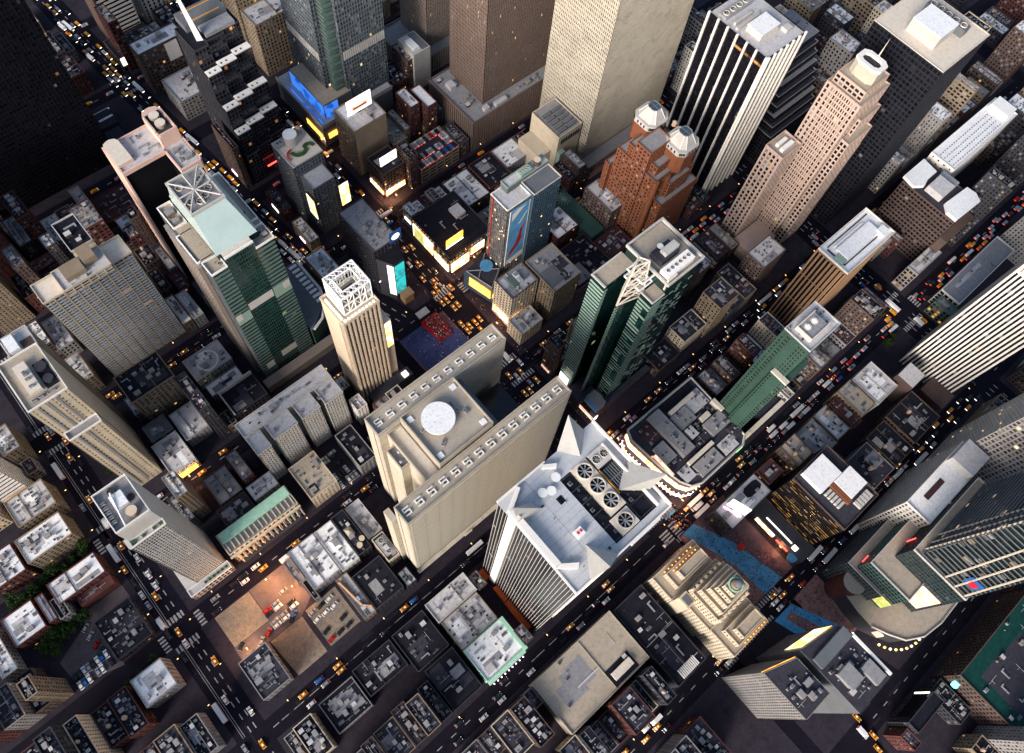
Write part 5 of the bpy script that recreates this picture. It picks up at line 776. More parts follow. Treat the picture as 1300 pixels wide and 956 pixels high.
tier(t, 288, 349, -113.5, -95.4, 0, 70, 'light', G_OFF, 'rwhite', 3, 3.6, 1.4, 1.4, .3, sides='WN', par=1.2, parm='white'); volbox(t, 'roof_slot', D['rmar'], (300, 318, -104, -100.4, 69.95, 70.3)); volbox(t, 'roof_step', D['rlight'], (330, 349, -112, -96, 70, 78))
b = MB()
for k in range(26):
    z = 81 + k * 4; b.box(264 + k * .35, 332, -119 - k * .2, -118.5 - k * .2, z, z + .7); b.box(263.6 + k * .35, 264.1 + k * .35, -152, -118.4 - k * .2, z, z + .7)
pieces(b, 'ledge', D['slate'], t); m = MB(); m.prism(rect(265, 330, -153, -119.5), 79, 185, 0, 0, rect(274, 330, -153, -125)); m.build('tower_glass', glass((.012, .02, .022), .04, .03, .12, (1, .7, .4), .35), t); b = MB()
for y in (-150, -143, -136): b.bar((263.4, y, 80), (273, y, 185), .4)
for x in (268, 274, 281): b.bar((x, -118.6, 80), (x + 6, -124.6, 185), .4)
pieces(b, 'mast_rod', D['rcream'], t); volbox(t, 'corner_screen', D['e_green2'], (246.6, 247.1, -136, -124, 24, 37), (246.4, 246.8, -147, -138, 6, 18)); volbox(t, 'blush_screen', D['e_blush'], (261.2, 261.7, -150, -137, 30, 58)); volbox(t, 'emblem_screen', D['cblue'], (264.9, 265.3, -149, -141, 88, 100)); volbox(t, 'emblem_dot', D['posterred'], (264.5, 264.85, -147.4, -142.6, 91, 97)); volbox(t, 'green_sign', D['e_green'], (258.4, 260, -111.8, -111.4, 52, 56)); volbox(t, 'red_sign', D['e_red'], (274, 275, -113.3, -112.9, 60, 70), (250, 256, -105.6, -105.2, 45, 46)); volbox(t, 'billboard', D['e_blush'], (237, 238, -150, -122, 8, 17)); m = MB()
for k in range(9): a = rad(200 + k * 9); m.box(258 + 24 * math.cos(a) - .6, 258 + 24 * math.cos(a) + .6, -146 + 24 * math.sin(a) - .6, -146 + 24 * math.sin(a) + .6, 6, 7.4)
m.build('marquee_bulb', D['e_screen'], t, 'stuff')
bld('office_tower', 'pale gridded tower with red and blue tinted windows at the right edge', 'office tower', 352, 400, -150, -100, 140, 'light', gl=glass((.10, .06, .07), .03, .25), roof='rgrey', bay=3.2, fh=3.6, pw=1, sh=1.1, dep=.4, sides='WN')
t = thing('office_tower', 'wedge shaped tower of screens standing on the traffic island at the bottom', 'office tower', (182, -130, 0)); RES += [(162, 200, -172, -102, 70)]
m = MB(); m.prism([(169, -107), (196, -112), (199, -120), (199, -150), (169, -150)], 0, 74, 0, 1); m.build('wall', [D['slate'], D['rchar']], t); volbox(t, 'roof_strip', D['slate'], (170, 197, -121, -114, 74, 77)); volbox(t, 'roof_rim', D['whitep'], (197.6, 199.2, -149, -121, 74, 75.4))
m = MB(); m.face([(172, -106.9, 44), (195, -111.2, 44), (195, -111.2, 70), (172, -106.9, 70)][::-1]); m.build('screen', D['e_screen'], t); m = MB(); [m.box(199.1, 200, -122 - k * 2.6, -120.8 - k * 2.6, 72, 73.4) for k in range(11)]; m.build('roof_bulb', D['e_pink'], t, 'stuff'); volbox(t, 'blue_screen', D['cblue'], (199.2, 199.7, -148, -128, 20, 50)); equip(t, 171, 197, -148, -123, 74, 40, random.Random(4)); volbox(t, 'roof_block', D['rgrey'], (174, 184, -139, -128, 74, 78), (187, 195, -147, -135, 74, 77))
t = thing('office_tower', 'pale gridded block with an orange lit roof edge at the bottom', 'office tower', (152, -115, 0)); RES += [(116, 165, -160, -98, 76)]
poly = [(143, -100), (164, -107.5), (164, -132), (143, -132)]; m = MB(); q = [(poly[k], poly[(k + 1) % 4]) for k in range(4)]; m.prism([(143.5, -100.8), (163.6, -108), (163.6, -131.6), (143.5, -131.6)], 0, 75, 0, 0); m.build('window', G_OFF, t, 'stuff'); m = MB()
for p, c in q:
    L = math.dist(p, c); u = ((c[0] - p[0]) / L, (c[1] - p[1]) / L); facade(m, p, u, (-u[1], u[0]), L, 0, 75.5, 1.9, 3.4, .8, 1.1, .45)
m.build('wall', D['grey'], t); m = MB(); m.prism([(143.5, -100.8), (163.6, -108), (163.6, -131.6), (143.5, -131.6)], 75, 75.3); m.build('roof', D['rchar'], t); m = MB(); m.face([(143.2, -99.6, 72), (164, -107, 72), (164, -107, 74.4), (143.2, -99.6, 74.4)]); m.build('roof_light', D['e_gold'], t); equip(t, 144.5, 162.5, -130, -110, 75.3, 24, random.Random(6))
t = bld('office_building', 'dark building under green netting at the bottom right corner', 'office building', 250, 330, -255, -192, 30, 'brown', 34, gl=G_DARK, roof='greennet', sides='WN', **kwl); volbox(t, 'lit_globe', D['e_cyan'], (243, 246, -196, -193, 26, 29)); t = bld('billboard_building', 'small dark block with a slanted black billboard beside the curved podium tower', 'low building', 205, 232, -196, -188, 26, 'dgrey', gl=G_DARK, roof='rdark', sides='WN', **kwl); volbox(t, 'dark_screen', D['black'], (208, 228, -187.6, -187, 10, 25)); volbox(t, 'lit_edge', D['e_white'], (229, 230, -187.5, -186.9, 8, 25))
t = thing('kiosk', 'small red canopy kiosk on the plaza by the blue paint', 'kiosk', (214, -52, 0)); volbox(t, 'body', D['dgrey'], (212.4, 215.6, -54, -51, .15, 2.8)); volbox(t, 'canopy', D['redtrim'], (211.6, 216.4, -54.8, -50.2, 2.8, 3.2))
# theatres by the blue plaza, bottom middle
t = bld('theatre', 'wide black flat roof with a slatted white screen beside the cream stepped tower', 'theatre', 113, 138, -82, -24, 23, 'dgrey', 14, gl=G_DARK, roof='rdark', sides='N', **kwl); b = MB()
for k in range(11): b.box(119 + k * 1.3, 119.7 + k * 1.3, -81, -75, 23, 24.2)
pieces(b, 'slat_screen', D['whitep'], t); volbox(t, 'roof_joint', D['rgrey'], (113.6, 137.4, -53.4, -52.9, 22.95, 23.2), (125, 125.4, -80, -53.5, 22.95, 23.15))
t = bld('theatre', 'long beige roofed building along the street with a dark recessed light well', 'theatre', 46, 111, -58, -22, 25, 'buff', 4, gl=G_OLD, roof='rtan', sides='N', **kwl); volbox(t, 'light_well', D['rdark'], (84, 103, -57, -46, 24.95, 25.3)); volbox(t, 'cooler', D['rcream'], (86, 101, -54, -49, 25.3, 28)); volbox(t, 'roof_rib', D['rlight'], (66, 84, -42, -41, 25, 25.5))
# ------------------------------------------------------------------ low buildings read from the photograph
LOW = '''8,16,432,457,30|tan|rgrey|5|0|narrow tan building with striped pale roof under the black tower
17,44,432,458,8|brick|rmar|6|0|low red-brown roof beside two waiting white buses
22,41,414,428,12|grey|rwhite|3|0|small white angled roof left of the pink framed tower
17,25,351,372,14|brown|rdark|3|0|tiny black roof right of the balcony apartment slab
28,36,345,362,12|brick|rmar|2|0|tiny dark red roof beside the pink framed tower
15,22,319,345,14|tan|rwhite|2|0|narrow white roof at the right end of the balcony slab
23,31,318,343,14|light|rlight|2|0|narrow grey vaulted roof next to the narrow white one
19,30,374,391,18|brown|rdark|4|1|dark roof with a tan tank behind the balcony slab
31,36.5,364,386,14|grey|rwhite|3|0|small white roof close to the pink framed tower
-49,-26,420,430,15|brick|rmar|2|0|low purple-brown roof strip below the far-left brick tower
-41,-10,275,298,40|tan|rdark|9|0|six storey tan apartment house with a black roof below the balcony slab
-46,-42,281,296,12|grey|rwhite|3|0|sliver of white roof left of the tan apartment house
-47,-31,256,269,15|slate|slate|1|0|glass roofed hall beside the tan slab tower
-29,-12,243,266,14|grey|rlight|1|0|plain pale grey roof of a big hall in the middle left
-49,-31,228.5,254,14|light|rlight|3|0|pale curved hall with an orange lit front on the street
-1,27,275,294,15|light|rlight|4|0|pale round-ended roof below the green banded tower
1,26,259,269,14|grey|rwhite|1|0|white roof with a single dark skylight
5,31,235,255,20|dgrey|rdark|1|0|sunken black roof behind the grey winged hotel
-36,-19,192,214,12|brown|rgrey|5|0|mottled grey flat roof across from the waiting buses
-40,-19,176,190,14|brown|rchar|9|0|small crowded roof with blue boxes behind the mint green roof
11,31,154.5,181,22|cream|rtan|7|0|cream edged roof with two pale skylights near the parked cars
48,61,152.5,181,20|grey|rdark|2|0|black flat theatre roof against the cream concrete hotel
69,77,182,192,30|white|rlight|1|0|small white lattice walled block at the foot of the lattice crowned tower
-17,1,179,190,16|light|rwhite|2|0|narrow white roofed bar behind the mint green roof
-20,-1,108,138,16|grey|rwhite|8|0|large bright white flat roof beside the bare lots
-.5,12.5,106,137.5,16|light|rwhite|6|0|white roof with a square skylight hump
-26.5,-21,119,136,10|grey|rgrey|3|0|narrow grey roof at the edge of the orange lit lot
13.2,22.8,107,138,17|dgrey|rdark|2|0|black roof with two tan round tanks near the concrete hotel
24,35,112,138,14|light|rlight|2|0|pale grey sloping roof tight against the concrete hotel
25,33.4,91,109,22|cream|rchar|0|0|cream box with three round fans at the corner of the concrete hotel
1.5,23,73.5,99,18|dgrey|rdark|3|0|black flat roof left of the concrete hotel corner
-7.5,1,74,105,12|tan|rlight|6|0|half wrecked pale roof with a tan crane arm
-80,-61,76,103,14|grey|rchar|16|0|dark crowded little roofs at the corner of the wide avenue
-24,-20.5,104,118,12|grey|rdark|2|0|small black shed between the orange lot and the parked cars
26,57,42,56,18|light|rlight|6|0|pale roof of the nearer half of the mint edged block
27,56,20,41.5,16|tan|rlight|17|0|cluttered middle roof of the mint edged block
27,56,-3.5,19.5,20|rmint|rwhite|6|0|white roof edged in mint green above the bulb lit street
-1,23,28,55,18|dgrey|rdark|6|0|big black roof with a rounded corner at the bottom centre
2,23.5,-3,26,18|dgrey|rdark|4|0|second black roof beside the rounded one
-31,-3,36,55,15|dgrey|rdark|7|0|black roof with two white hatch frames at the bottom
-57,-33,32,53,14|grey|rdark|9|0|dark roof with small white tanks at the bottom edge
-142,-111,200,215.5,18|brick|rwhite|3|0|long white roofed brick building with crowded lower annex beside trees
-172,-153,194,214,18|brick|rwhite|4|0|broad white roof with a dark stain at the left edge
-151,-146,194,213,18|brick|rwhite|3|0|narrow white roof wedged beside the broad stained one
-145.5,-139,192,206,17|grey|rdark|5|0|small black roof with a white rim next to the trees
-143,-114,232,250,22|tan|rwhite|14|0|cluttered white roofs on the left side of the wide avenue
-168,-146,231,252,20|brick|rwhite|10|0|row of stained white roofs at the left edge
-137,-112,256,276,22|tan|rlight|12|0|pale roofs with brown sheds by the avenue at the left
-132,-112,116,135,18|grey|rwhite|3|0|clean white roof with a dark hatch at the bottom left
-122,-111,302,322,25|tan|rlight|12|0|grey cluttered roof high on the left edge
-134,-110.5,152.5,181,8|dgrey|rdark|14|0|ruined charcoal shed roofs inside the dirt parking lot
60,110,-2,54,0|x|x|0|0|x
-120,-110,259,276,55|white|rgrey|0|0|x'''
for ln in LOW.split('\n'):
    q, wl, rf, n, tk, lab = ln.split('|'); x0, x1, y0, y1, h = map(float, q.split(','))
    if lab == 'x': continue
    bld('low_building', lab, 'low building', x0, x1, y0, y1, h, wl, int(int(n) * 1.5) + 2, int(tk), esc=.7, gl=G_OLD, roof=rf, **kwl)
def byl(s): return next(o for o in C.objects if o.get('label', '').startswith(s))
o = byl('cream box with three'); volbox(o, 'fan_deck', D['metal'], (26, 32.6, 94, 107, 22, 23.4)); [inst('fan', FAN, o, (29.3, 96.4 + k * 4.1, 23.4), 0, (1.8, 1.8, 1.4)) for k in range(3)]
o = byl('black roof with two tan'); m = MB(); m.cyl(17.5, 112, 1.9, 17, 19.5, 16, 0, None, 1); m.cyl(21, 114.6, 1.9, 17, 19.5, 16, 0, None, 1); pieces(m, 'round_tank', [D['tan'], D['peach']], o); m = MB(); m.prism(rect(15, 20, 120, 127), 17, 19.6, 0, 0, rect(17.2, 17.8, 123, 124)); m.build('pyramid_roof', D['rtan'], o)
o = byl('half wrecked'); b = MB(); b.bar((-6, 103, 13), (-3, 82, 13.5), .8); b.bar((-3, 82, 13.5), (1, 78, 13), .9); pieces(b, 'crane_arm', D['ocher'], o)
o = byl('white roof with a square'); m = MB(); m.prism(rect(3, 9, 119, 127), 16, 18.5, 0, 0, rect(4.6, 7.4, 121, 125)); m.build('skylight_hump', D['rwhite'], o)
o = byl('pale curved hall'); volbox(o, 'lit_front', D['e_gold'], (-48, -33, 227.6, 228.3, 3, 9)); o = byl('white roof edged in mint'); volbox(o, 'mint_cornice', D['rmint'], (55.9, 58.4, -5, 19.5, 17, 21.4), (27, 55.9, -6.2, -3.6, 17, 21.3)); m = MB(); [m.box(59, 59.7, -2 + k * 3.2, -1.3 + k * 3.2, 4, 4.8) for k in range(7)]; [m.box(30 + k * 3, 30.7 + k * 3, -7.6, -6.9, 4, 4.8) for k in range(9)]; m.build('street_bulb', D['e_pink'], o, 'stuff')
o = byl('sunken black'); b = MB(); b.box(5, 31, 254, 255.2, 20, 24); b.box(5, 6, 235, 254, 20, 23); pieces(b, 'raised_wall', D['light'], o)
o = byl('white roof with a single'); volbox(o, 'dark_skylight', D['mdark'], (11, 19, 262, 264.5, 14, 14.4)); o = byl('pale round-ended'); arc(13, 284, 8, 0, 360, 1.2, 15, 16.2, 24).build('oval_kerb', D['rwhite'], o); o = byl('long white roofed brick'); volbox(o, 'annex', D['brick'], (-134, -111.6, 193, 199.6, 0, 12)); equip(o, -133, -112, 193.6, 199, 12, 9, random.Random(3))
o = byl('grey roofed block with dark U'); 
# mint roofed theatre with arcaded front
t = thing('theatre', 'cream theatre front of many arched bays under a long mint green roof', 'theatre', (-22, 165, 0)); RES += [(-49, 4, 155, 175, 25)]
tier(t, -48, 3, 157.5, 173, 0, 24, 'cream', G_OLD, 'rtan', 3.4, 10, 1.5, 2.2, .9, par=1.4, sides='S'); volbox(t, 'mint_roof', D['rmint'], (-47, 2.4, 165.5, 172.4, 24, 26.5)); b = MB()
for k in range(15): x = -46.3 + k * 3.35; b.box(x, x + .8, 159, 165, 24, 25.6); b.cyl(x + 1.7, 155.8, .5, 0, 17, 8)
pieces(b, 'roof_rib', D['light'], t); volbox(t, 'cornice', D['cream'], (-48.6, 3.4, 156, 157.4, 20, 21.4)); volbox(t, 'canopy', D['dgrey'], (-44, 0, 153.6, 156, 4, 4.6))
# left edge towers
bld('apartment_tower', 'dark red brick tower cut by the left edge above the balcony slab', 'apartment block', -86, -44, 430, 462, 82, 'brick', 6, gl=G_RES, roof='rmar', bay=3.2, fh=3.4, pw=1.8, sh=2, dep=.3, sides='SE'); bld('apartment_tower', 'lit orange-brown brick tower on the left edge', 'apartment block', -86, -62, 399, 422, 96, 'tan', 4, gl=G_OLD, roof='rtan', bay=2.6, fh=3, pw=1.4, sh=1.7, dep=.3, sides='SE'); bld('office_building', 'tower with bold white and black horizontal bars at the left edge', 'office building', -138, -121, 278, 296, 62, 'white', gl=G_DARK, roof='rgrey', bay=40, fh=4.4, pw=.6, sh=2.3, dep=.5, sides='SE', par=.5)
# right edge pieces
t = bld('office_building', 'long white building with rows of small dark windows by the right edge', 'office building', 536, 626, 38, 60, 62, 'white', gl=G_DARK, roof='rwhite', bay=5, fh=4.2, pw=3.8, sh=3, dep=.3, sides='WS'); m = MB(); rn = random.Random(4)
for i in range(26):
    for j in range(4): m.box(540 + i * 3.1, 540.8 + i * 3.1, 41 + j * 4.2, 41.7 + j * 4.2, 62, 62.4) if i < 22 else None
m.build('roof_hatch', D['mdark'], t, 'stuff'); volbox(t, 'penthouse', D['whitep'], (612, 625, 41, 58, 62, 67))
t = thing('office_tower', 'brown tower with two white angular roof slabs flanking a pale square penthouse', 'office tower', (514, 32, 0)); RES += [(494, 536, 6, 66, 60)]
tier(t, 498, 530, 9, 58, 0, 59, 'brown', G_DARK, 'rchar', 3, 4, .8, 1.6, .4, sides='WS', par=.6); m = MB(); m.prism([(498, 49), (505, 44), (512, 46), (524, 46), (526, 60), (500, 60)], 59.5, 62.5); m.build('roof_slab', D['rwhite'], t); m = MB(); m.prism([(499, 9), (528, 7.5), (532, 14), (531, 22), (505, 24), (499, 18)], 59.5, 62.5); m.build('roof_slab', D['rwhite'], t); volbox(t, 'penthouse', D['rlight'], (504, 520, 28, 42, 59.5, 66)); volbox(t, 'plant', D['metal'], (521.5, 529, 28, 43, 59.5, 63)); volbox(t, 'lower_wing', D['brown'], (496, 534, 2, 8.6, 0, 42))
bld('office_building', 'pale green glazed low block on the wide street at right', 'office building', 468, 500, -1, 9, 26, 'grey', 3, gl=G_LIT, roof='rlight', bay=3, fh=4, pw=.8, sh=1.1, dep=.3); bld('office_building', 'stepped roof with black inset and white rims on the right of the wide street', 'office building', 478, 556, -38, -21, 20, 'light', 6, gl=G_DARK, roof='rgrey', parm='white', bay=4, fh=4, pw=1, sh=1, dep=.3); bld('office_building', 'teal glass block with dark windows at the street crossing on the right', 'office building', 468, 477, -40, -24, 16, 'greenm', 1, gl=G_LIT, roof='greenm', bay=3, fh=4, pw=1, sh=1, dep=.3); bld('office_building', 'tan flat roof with a blue tarpaulin beside the cream topped tower', 'office building', 526, 556, 98, 134, 34, 'brown', 9, gl=G_OLD, roof='rtan', **kwl); o = byl('tan flat roof with'); m = MB(); m.prism(rect(530, 538, 104, 112), 34, 36.5, 0, 0, rect(532, 536, 106, 110)); m.build('tarpaulin', D['bluenet'], o)
# ------------------------------------------------------------------ visibility helpers
def px(x, y, z):
    q = CAMROT @ Vector((x, y, z - CAMZ)); return 650 + 1014.1 * q.x / q.z, 433 + 1014.1 * q.y / q.z
def inframe(x, y, z, m=0):
    u, v = px(x, y, z); return -m < u < 1300 + m and -m < v < 956 + m
def refresh(): bpy.context.view_layer.update(); return bpy.context.evaluated_depsgraph_get()
ORG = Vector((0, 0, CAMZ))
def seen(dg, x, y, z, tol=1.5):
    if not inframe(x, y, z, 4): return False
    d = Vector((x, y, z)) - ORG; L = d.length; hit, loc, *_ = S.ray_cast(dg, ORG, d / L)
    return (not hit) or (loc - ORG).length > L - tol
# ------------------------------------------------------------------ fill the remaining lots with ordinary buildings
RES += [(-79, -24, 104, 139, 0), (-60, -9, 75, 105, 0), (-163, -110, 148, 199, 0), (31, 47, 152, 181, 0), (-168, -110, 182, 234, 0), (112, 172, 150, 236, 0), (160, 200, -6, 56, 0), (150, 250, -180, -97, 0), (186, 236, -90, -18, 0), (60, 112, 319, 390, 0), (56, 104, 480, 545, 0), (388, 442, 232, 250, 0), (340, 392, 236, 250, 0)]
LAND = [(o['label'], o.location.x, o.location.y) for o in C.objects if o.get('category') in ('office tower', 'hotel', 'apartment block', 'theatre', 'parking garage')]
NICK = {}
def nick(lab):
    for a, b in (('huge blank', 'the blank concrete hotel'), ('dark glass tower with white fins', 'the spired tower'), ('slim cream tower', 'the lattice crowned tower'), ('green glass tower with pale', 'the mint crowned tower'), ('pink framed', 'the pink framed tower'), ('enormous', 'the huge black tower'), ('tall black', 'the white finned black tower'), ('dark square', 'the cream topped tower'), ('tall pink', 'the tall pink tower'), ('orange brick', 'the orange octagon tower'), ('brown ribbed', 'the brown ribbed skyscraper'), ('pale cream ribbed', 'the pale ribbed skyscraper'), ('grey ribbed', 'the grey ribbed skyscraper'), ('grey-green', 'the blue banded tower'), ('blue-grey', 'the dancer poster tower'), ('dark green glass', 'the green faceted tower'), ('slim ochre', 'the ochre ribbed tower'), ('tall green slab', 'the tall green slab'), ('white and black', 'the striped tower'), ('wide cream', 'the balcony slab'), ('tall tan', 'the tan slab tower'), ('grey glass slab', 'the avenue glass slab'), ('long grey hotel', 'the winged hotel'), ('dark stepped', 'the white capped tower'), ('dark office block', 'the amber lit office'), ('cream stone tower', 'the globe topped tower'), ('glass tower at lower', 'the curved podium tower'), ('brown tower with two', 'the white slab roofed tower'), ('curved corner', 'the curved lit block'), ('dark tower striped', 'the banded tower'), ('cream theatre', 'the mint roofed theatre')):
        if lab.startswith(a): return b
LAND = [(nick(a), x, y) for a, x, y in LAND if nick(a)]
def near_phrase(x, y):
    n, a, b = min(LAND, key=lambda q: math.hypot(q[1] - x, q[2] - y)); u0, v0 = px(a, b, 0); u, v = px(x, y, 0); du, dv = u - u0, v - v0
    if abs(du) > abs(dv): return ('right of ' if du > 0 else 'left of ') + n
    return ('in front of ' if dv > 0 else 'behind ') + n
dg = refresh(); rn = random.Random(21); AUTO = []
def free(x0, x1, y0, y1, m=.6): return not any(x0 < b - 0 + m and x1 > a - m and y0 < d + m and y1 > c - m for a, b, c, d, *_ in RES)
for y0, y1 in BAND:
    if y0 > 900 or y0 < -280: continue
    xs = [(-352, -112)] + ([(-83, bx(y0) - 15), (bx(y1) + 14, 168)] if y0 > 220 else [(-83, 116 if y0 > 150 else 155)]) + [(197, 438), (471, 735), (762, 1010)]
    ym = (y0 + y1) / 2
    for xa, xb in xs:
        for r0, r1 in ((y0 + 3.6, ym - .4), (ym + .4, y1 - 3.6)):
            x = xa
            while x < xb - 7:
                wd = rn.uniform(7, 16); wd = min(wd, xb - x); dp = rn.uniform(.72, 1) * (r1 - r0); ok = None
                for w2, d2 in ((wd, dp), (wd * .6, dp), (8, dp * .75), (7, 11)):
                    a = (x, x + w2, r0, r0 + d2) if r0 < ym - 5 else (x, x + w2, r1 - d2, r1)
                    if a[1] <= xb and free(*a): ok = a; break
                if not ok: x += 3; continue
                e = rn.random(); h = rn.uniform(11, 24) + (rn.uniform(8, 38) if e > .72 else 0) + (rn.uniform(10, 40) if ok[0] > 440 and e > .5 else 0)
                x = ok[1] + .35; c = ((ok[0] + ok[1]) / 2, (ok[2] + ok[3]) / 2)
                pts = [(c[0], c[1], h + .5)] + [(p, q, h + .5) for p in (ok[0] + 1, ok[1] - 1) for q in (ok[2] + 1, ok[3] - 1)] + [(c[0], ok[2] - .3 if c[1] > 0 else ok[3] + .3, h * .6), (ok[0] - .3 if c[0] > 0 else ok[1] + .3, c[1], h * .6)]
                if not any(seen(dg, *p) for p in pts): continue
                AUTO.append((ok, h))
RN = {'rwhite': 'white', 'rlight': 'pale grey', 'rgrey': 'grey', 'rchar': 'charcoal', 'rdark': 'black', 'rtan': 'tan', 'rmar': 'maroon'}; WN = {'brick': 'red brick', 'brown': 'brown brick', 'tan': 'tan brick', 'grey': 'grey', 'light': 'pale stone', 'cream': 'cream', 'dgrey': 'dark clad'}
made = []
for (a, h) in AUTO:
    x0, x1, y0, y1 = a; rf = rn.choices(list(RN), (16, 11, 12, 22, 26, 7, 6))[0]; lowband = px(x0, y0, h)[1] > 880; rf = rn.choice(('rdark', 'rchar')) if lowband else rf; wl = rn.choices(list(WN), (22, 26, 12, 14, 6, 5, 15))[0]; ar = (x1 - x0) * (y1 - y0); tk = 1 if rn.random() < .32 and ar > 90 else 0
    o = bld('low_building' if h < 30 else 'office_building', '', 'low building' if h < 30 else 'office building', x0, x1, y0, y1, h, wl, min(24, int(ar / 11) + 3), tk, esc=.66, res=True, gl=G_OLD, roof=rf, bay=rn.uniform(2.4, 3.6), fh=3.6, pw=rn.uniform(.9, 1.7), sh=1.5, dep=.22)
    eq = EQDONE[o.name]; ex = 'a water tank' if 'tank' in eq else ('skylights' if eq.count('sky') else ('ducts' if 'duct' in eq else ('vents' if 'vent' in eq else 'air conditioners')))
    size = 'low' if h < 18 else ('mid-height' if h < 32 else 'taller')
    lab_ = '%s %s block, %s roof with %s, %s' % (size, WN[wl], RN[rf], ex, near_phrase((x0 + x1) / 2, (y0 + y1) / 2))
    while len(lab_.split()) > 15: lab_ = lab_.split(' ', 1)[1]
    made.append((o, lab_, (x0 + x1) / 2, (y0 + y1) / 2, h))
rs_ = random.Random(33)
for o, lab, cx, cy, h in made:
    if not 60 < cy < 600: continue
    w0 = o.name; xs_ = [v for ch in o.children if ch.name.startswith('wall') for v in (min(p.co.x for p in ch.data.vertices), max(p.co.x for p in ch.data.vertices))]
    if not xs_: continue
    x0, x1 = min(xs_) + o.location.x, max(xs_) + o.location.x
    for side, hit in ((-1, abs(x0 - 197) < 6 or abs(x0 - bx(cy) - 14) < 6), (1, abs(x1 - 168) < 8 or abs(x1 - bx(cy) + 15) < 7)):
        if hit and rs_.random() < .75:
            X = x0 - .7 if side < 0 else x1 + .3; z = rs_.uniform(3.5, 8); volbox(o, 'shop_sign', M[rs_.choice(('e_multi', 'e_gold', 'e_blush', 'e_screen', 'e_white', 'e_pink'))], (X, X + .4, cy - rs_.uniform(2, 5), cy + rs_.uniform(2, 5), z, z + rs_.uniform(1.2, 4)))
grp = {}
for q in made: grp.setdefault(q[1], []).append(q)
OW = ['leftmost', 'second-left', 'third-left', 'fourth-left', 'fifth-left', 'sixth-left', 'seventh-left', 'eighth-left']
for lab, qs in grp.items():
    qs.sort(key=lambda q: px(q[2], q[3], q[4])[0])
    for k, q in enumerate(qs): q[0]['label'] = lab if len(qs) == 1 else (OW[k] + ' ' + lab if k < len(qs) - 1 or k == 0 else 'rightmost ' + lab)
# ------------------------------------------------------------------ red steps, lamps, trees
t = thing('grandstand', 'bright red stepped seating on the plaza crowded with people', 'grandstand', (158, 207, 0)); XS = lambda k: (150.5 + k * .16, 164.6 - k * .0)
for k in range(14): m = MB(); m.box(XS(14 - k)[0], 164.6, 197.4 + k * 1.45, 198.85 + k * 1.45, .16, .7 + k * .36); m.build('step', D['seatred'], t)
t = thing('ticket_booth', 'gold roofed glass booth pavilion north of the red steps', 'booth', (156, 227, 0)); volbox(t, 'booth', D['dgrey'], (152, 161, 221, 226, .02, 4)); volbox(t, 'booth_roof', D['rlight'], (151.6, 161.4, 220.6, 226.4, 4, 4.4))
t = thing('balloon', 'bright yellow inflatable blob beside the street crossing', 'balloon', (128, 317, 0)); m = MB(); rs = [.05, 1.8, 2.5, 2.7, 2.3, 1.4, .05]
for k in range(6): m.cyl(128, 317, rs[k], 1 + k * .7, 1.7 + k * .7, 14, 0, rs[k + 1])
o = m.build('envelope', D['taxi'], t); o.scale = (2.0, 1.2, 1); m = MB(); [m.bar((128 + a, 317, 0), (128, 317, 1.6), .06) for a in (-1, 1)]; m.build('tether', D['mdark'], t)
def tree_mesh(seed, rx, rz, m='leaf'):
    r = random.Random(seed); b = MB()
    for c in range(34):
        while 1:
            p = Vector((r.uniform(-1, 1), r.uniform(-1, 1), r.uniform(-1, 1)))
            if .35 < p.length < 1: break
        cx, cy, cz = p.x * rx, p.y * rx, 5.6 + p.z * rz; cr = r.uniform(.7, 1.4); mi = 0 if r.random() < .6 else 1
        for k in range(26):
            d = Vector((r.gauss(0, 1), r.gauss(0, 1), r.gauss(0, 1))).normalized() * cr * r.uniform(.4, 1); s = r.uniform(.22, .48); q = Vector((r.gauss(0, 1), r.gauss(0, 1), r.gauss(0, 1))).normalized(); u = q.orthogonal().normalized() * s; v = q.cross(u).normalized() * s * .7; o = Vector((cx, cy, cz)) + d
            b.face([o - u, o - v, o + u, o + v], mi)
    return b.mesh('crown', [M['leaf'], M['leaf2']])
def trunk_mesh(seed):
    r = random.Random(seed); b = MB(); b.cyl(0, 0, .28, 0, 3.2, 8, 0, .2)
    for k in range(6): a = k * 1.05 + r.random(); b.bar((0, 0, 2.4 + k * .25), (math.cos(a) * 1.8, math.sin(a) * 1.8, 5 + r.random()), .08)
    return b.mesh('trunk', M['bark'])
TM = [tree_mesh(k, 3.1, 2.5) for k in range(4)]; TT = [trunk_mesh(k) for k in range(2)]; rn = random.Random(5)
def trees(pts, lab, group, s=1.0):
    for i, (x, y) in enumerate(pts):
        t = thing('tree', lab, 'tree', (x, y, .15), group, rn.uniform(0, 6)); k = s * rn.uniform(.8, 1.2)
        for n_, me in (('trunk', TT[i % 2]), ('crown', TM[i % 4])): o = inst(n_, me, None, (0, 0, 0), 0, (k, k, k)); o.parent = t
trees([(-163, 188), (-159, 183), (-156, 192), (-152, 187), (-149, 194), (-144, 198.5), (-141, 193), (-137, 188.5), (-146, 188)], 'leafy green tree in the yard between the white roofs and the parking lot', 'trees in the yard at lower left', 1.25)
trees([(-138, 227), (-132, 224), (-126, 226), (-119, 225), (-116, 229), (-145, 225), (-158, 221), (-165, 227), (-166, 220), (-152, 223)], 'dark green tree in the row behind the long white roofed brick building', 'trees in the row at the left', 1.1)
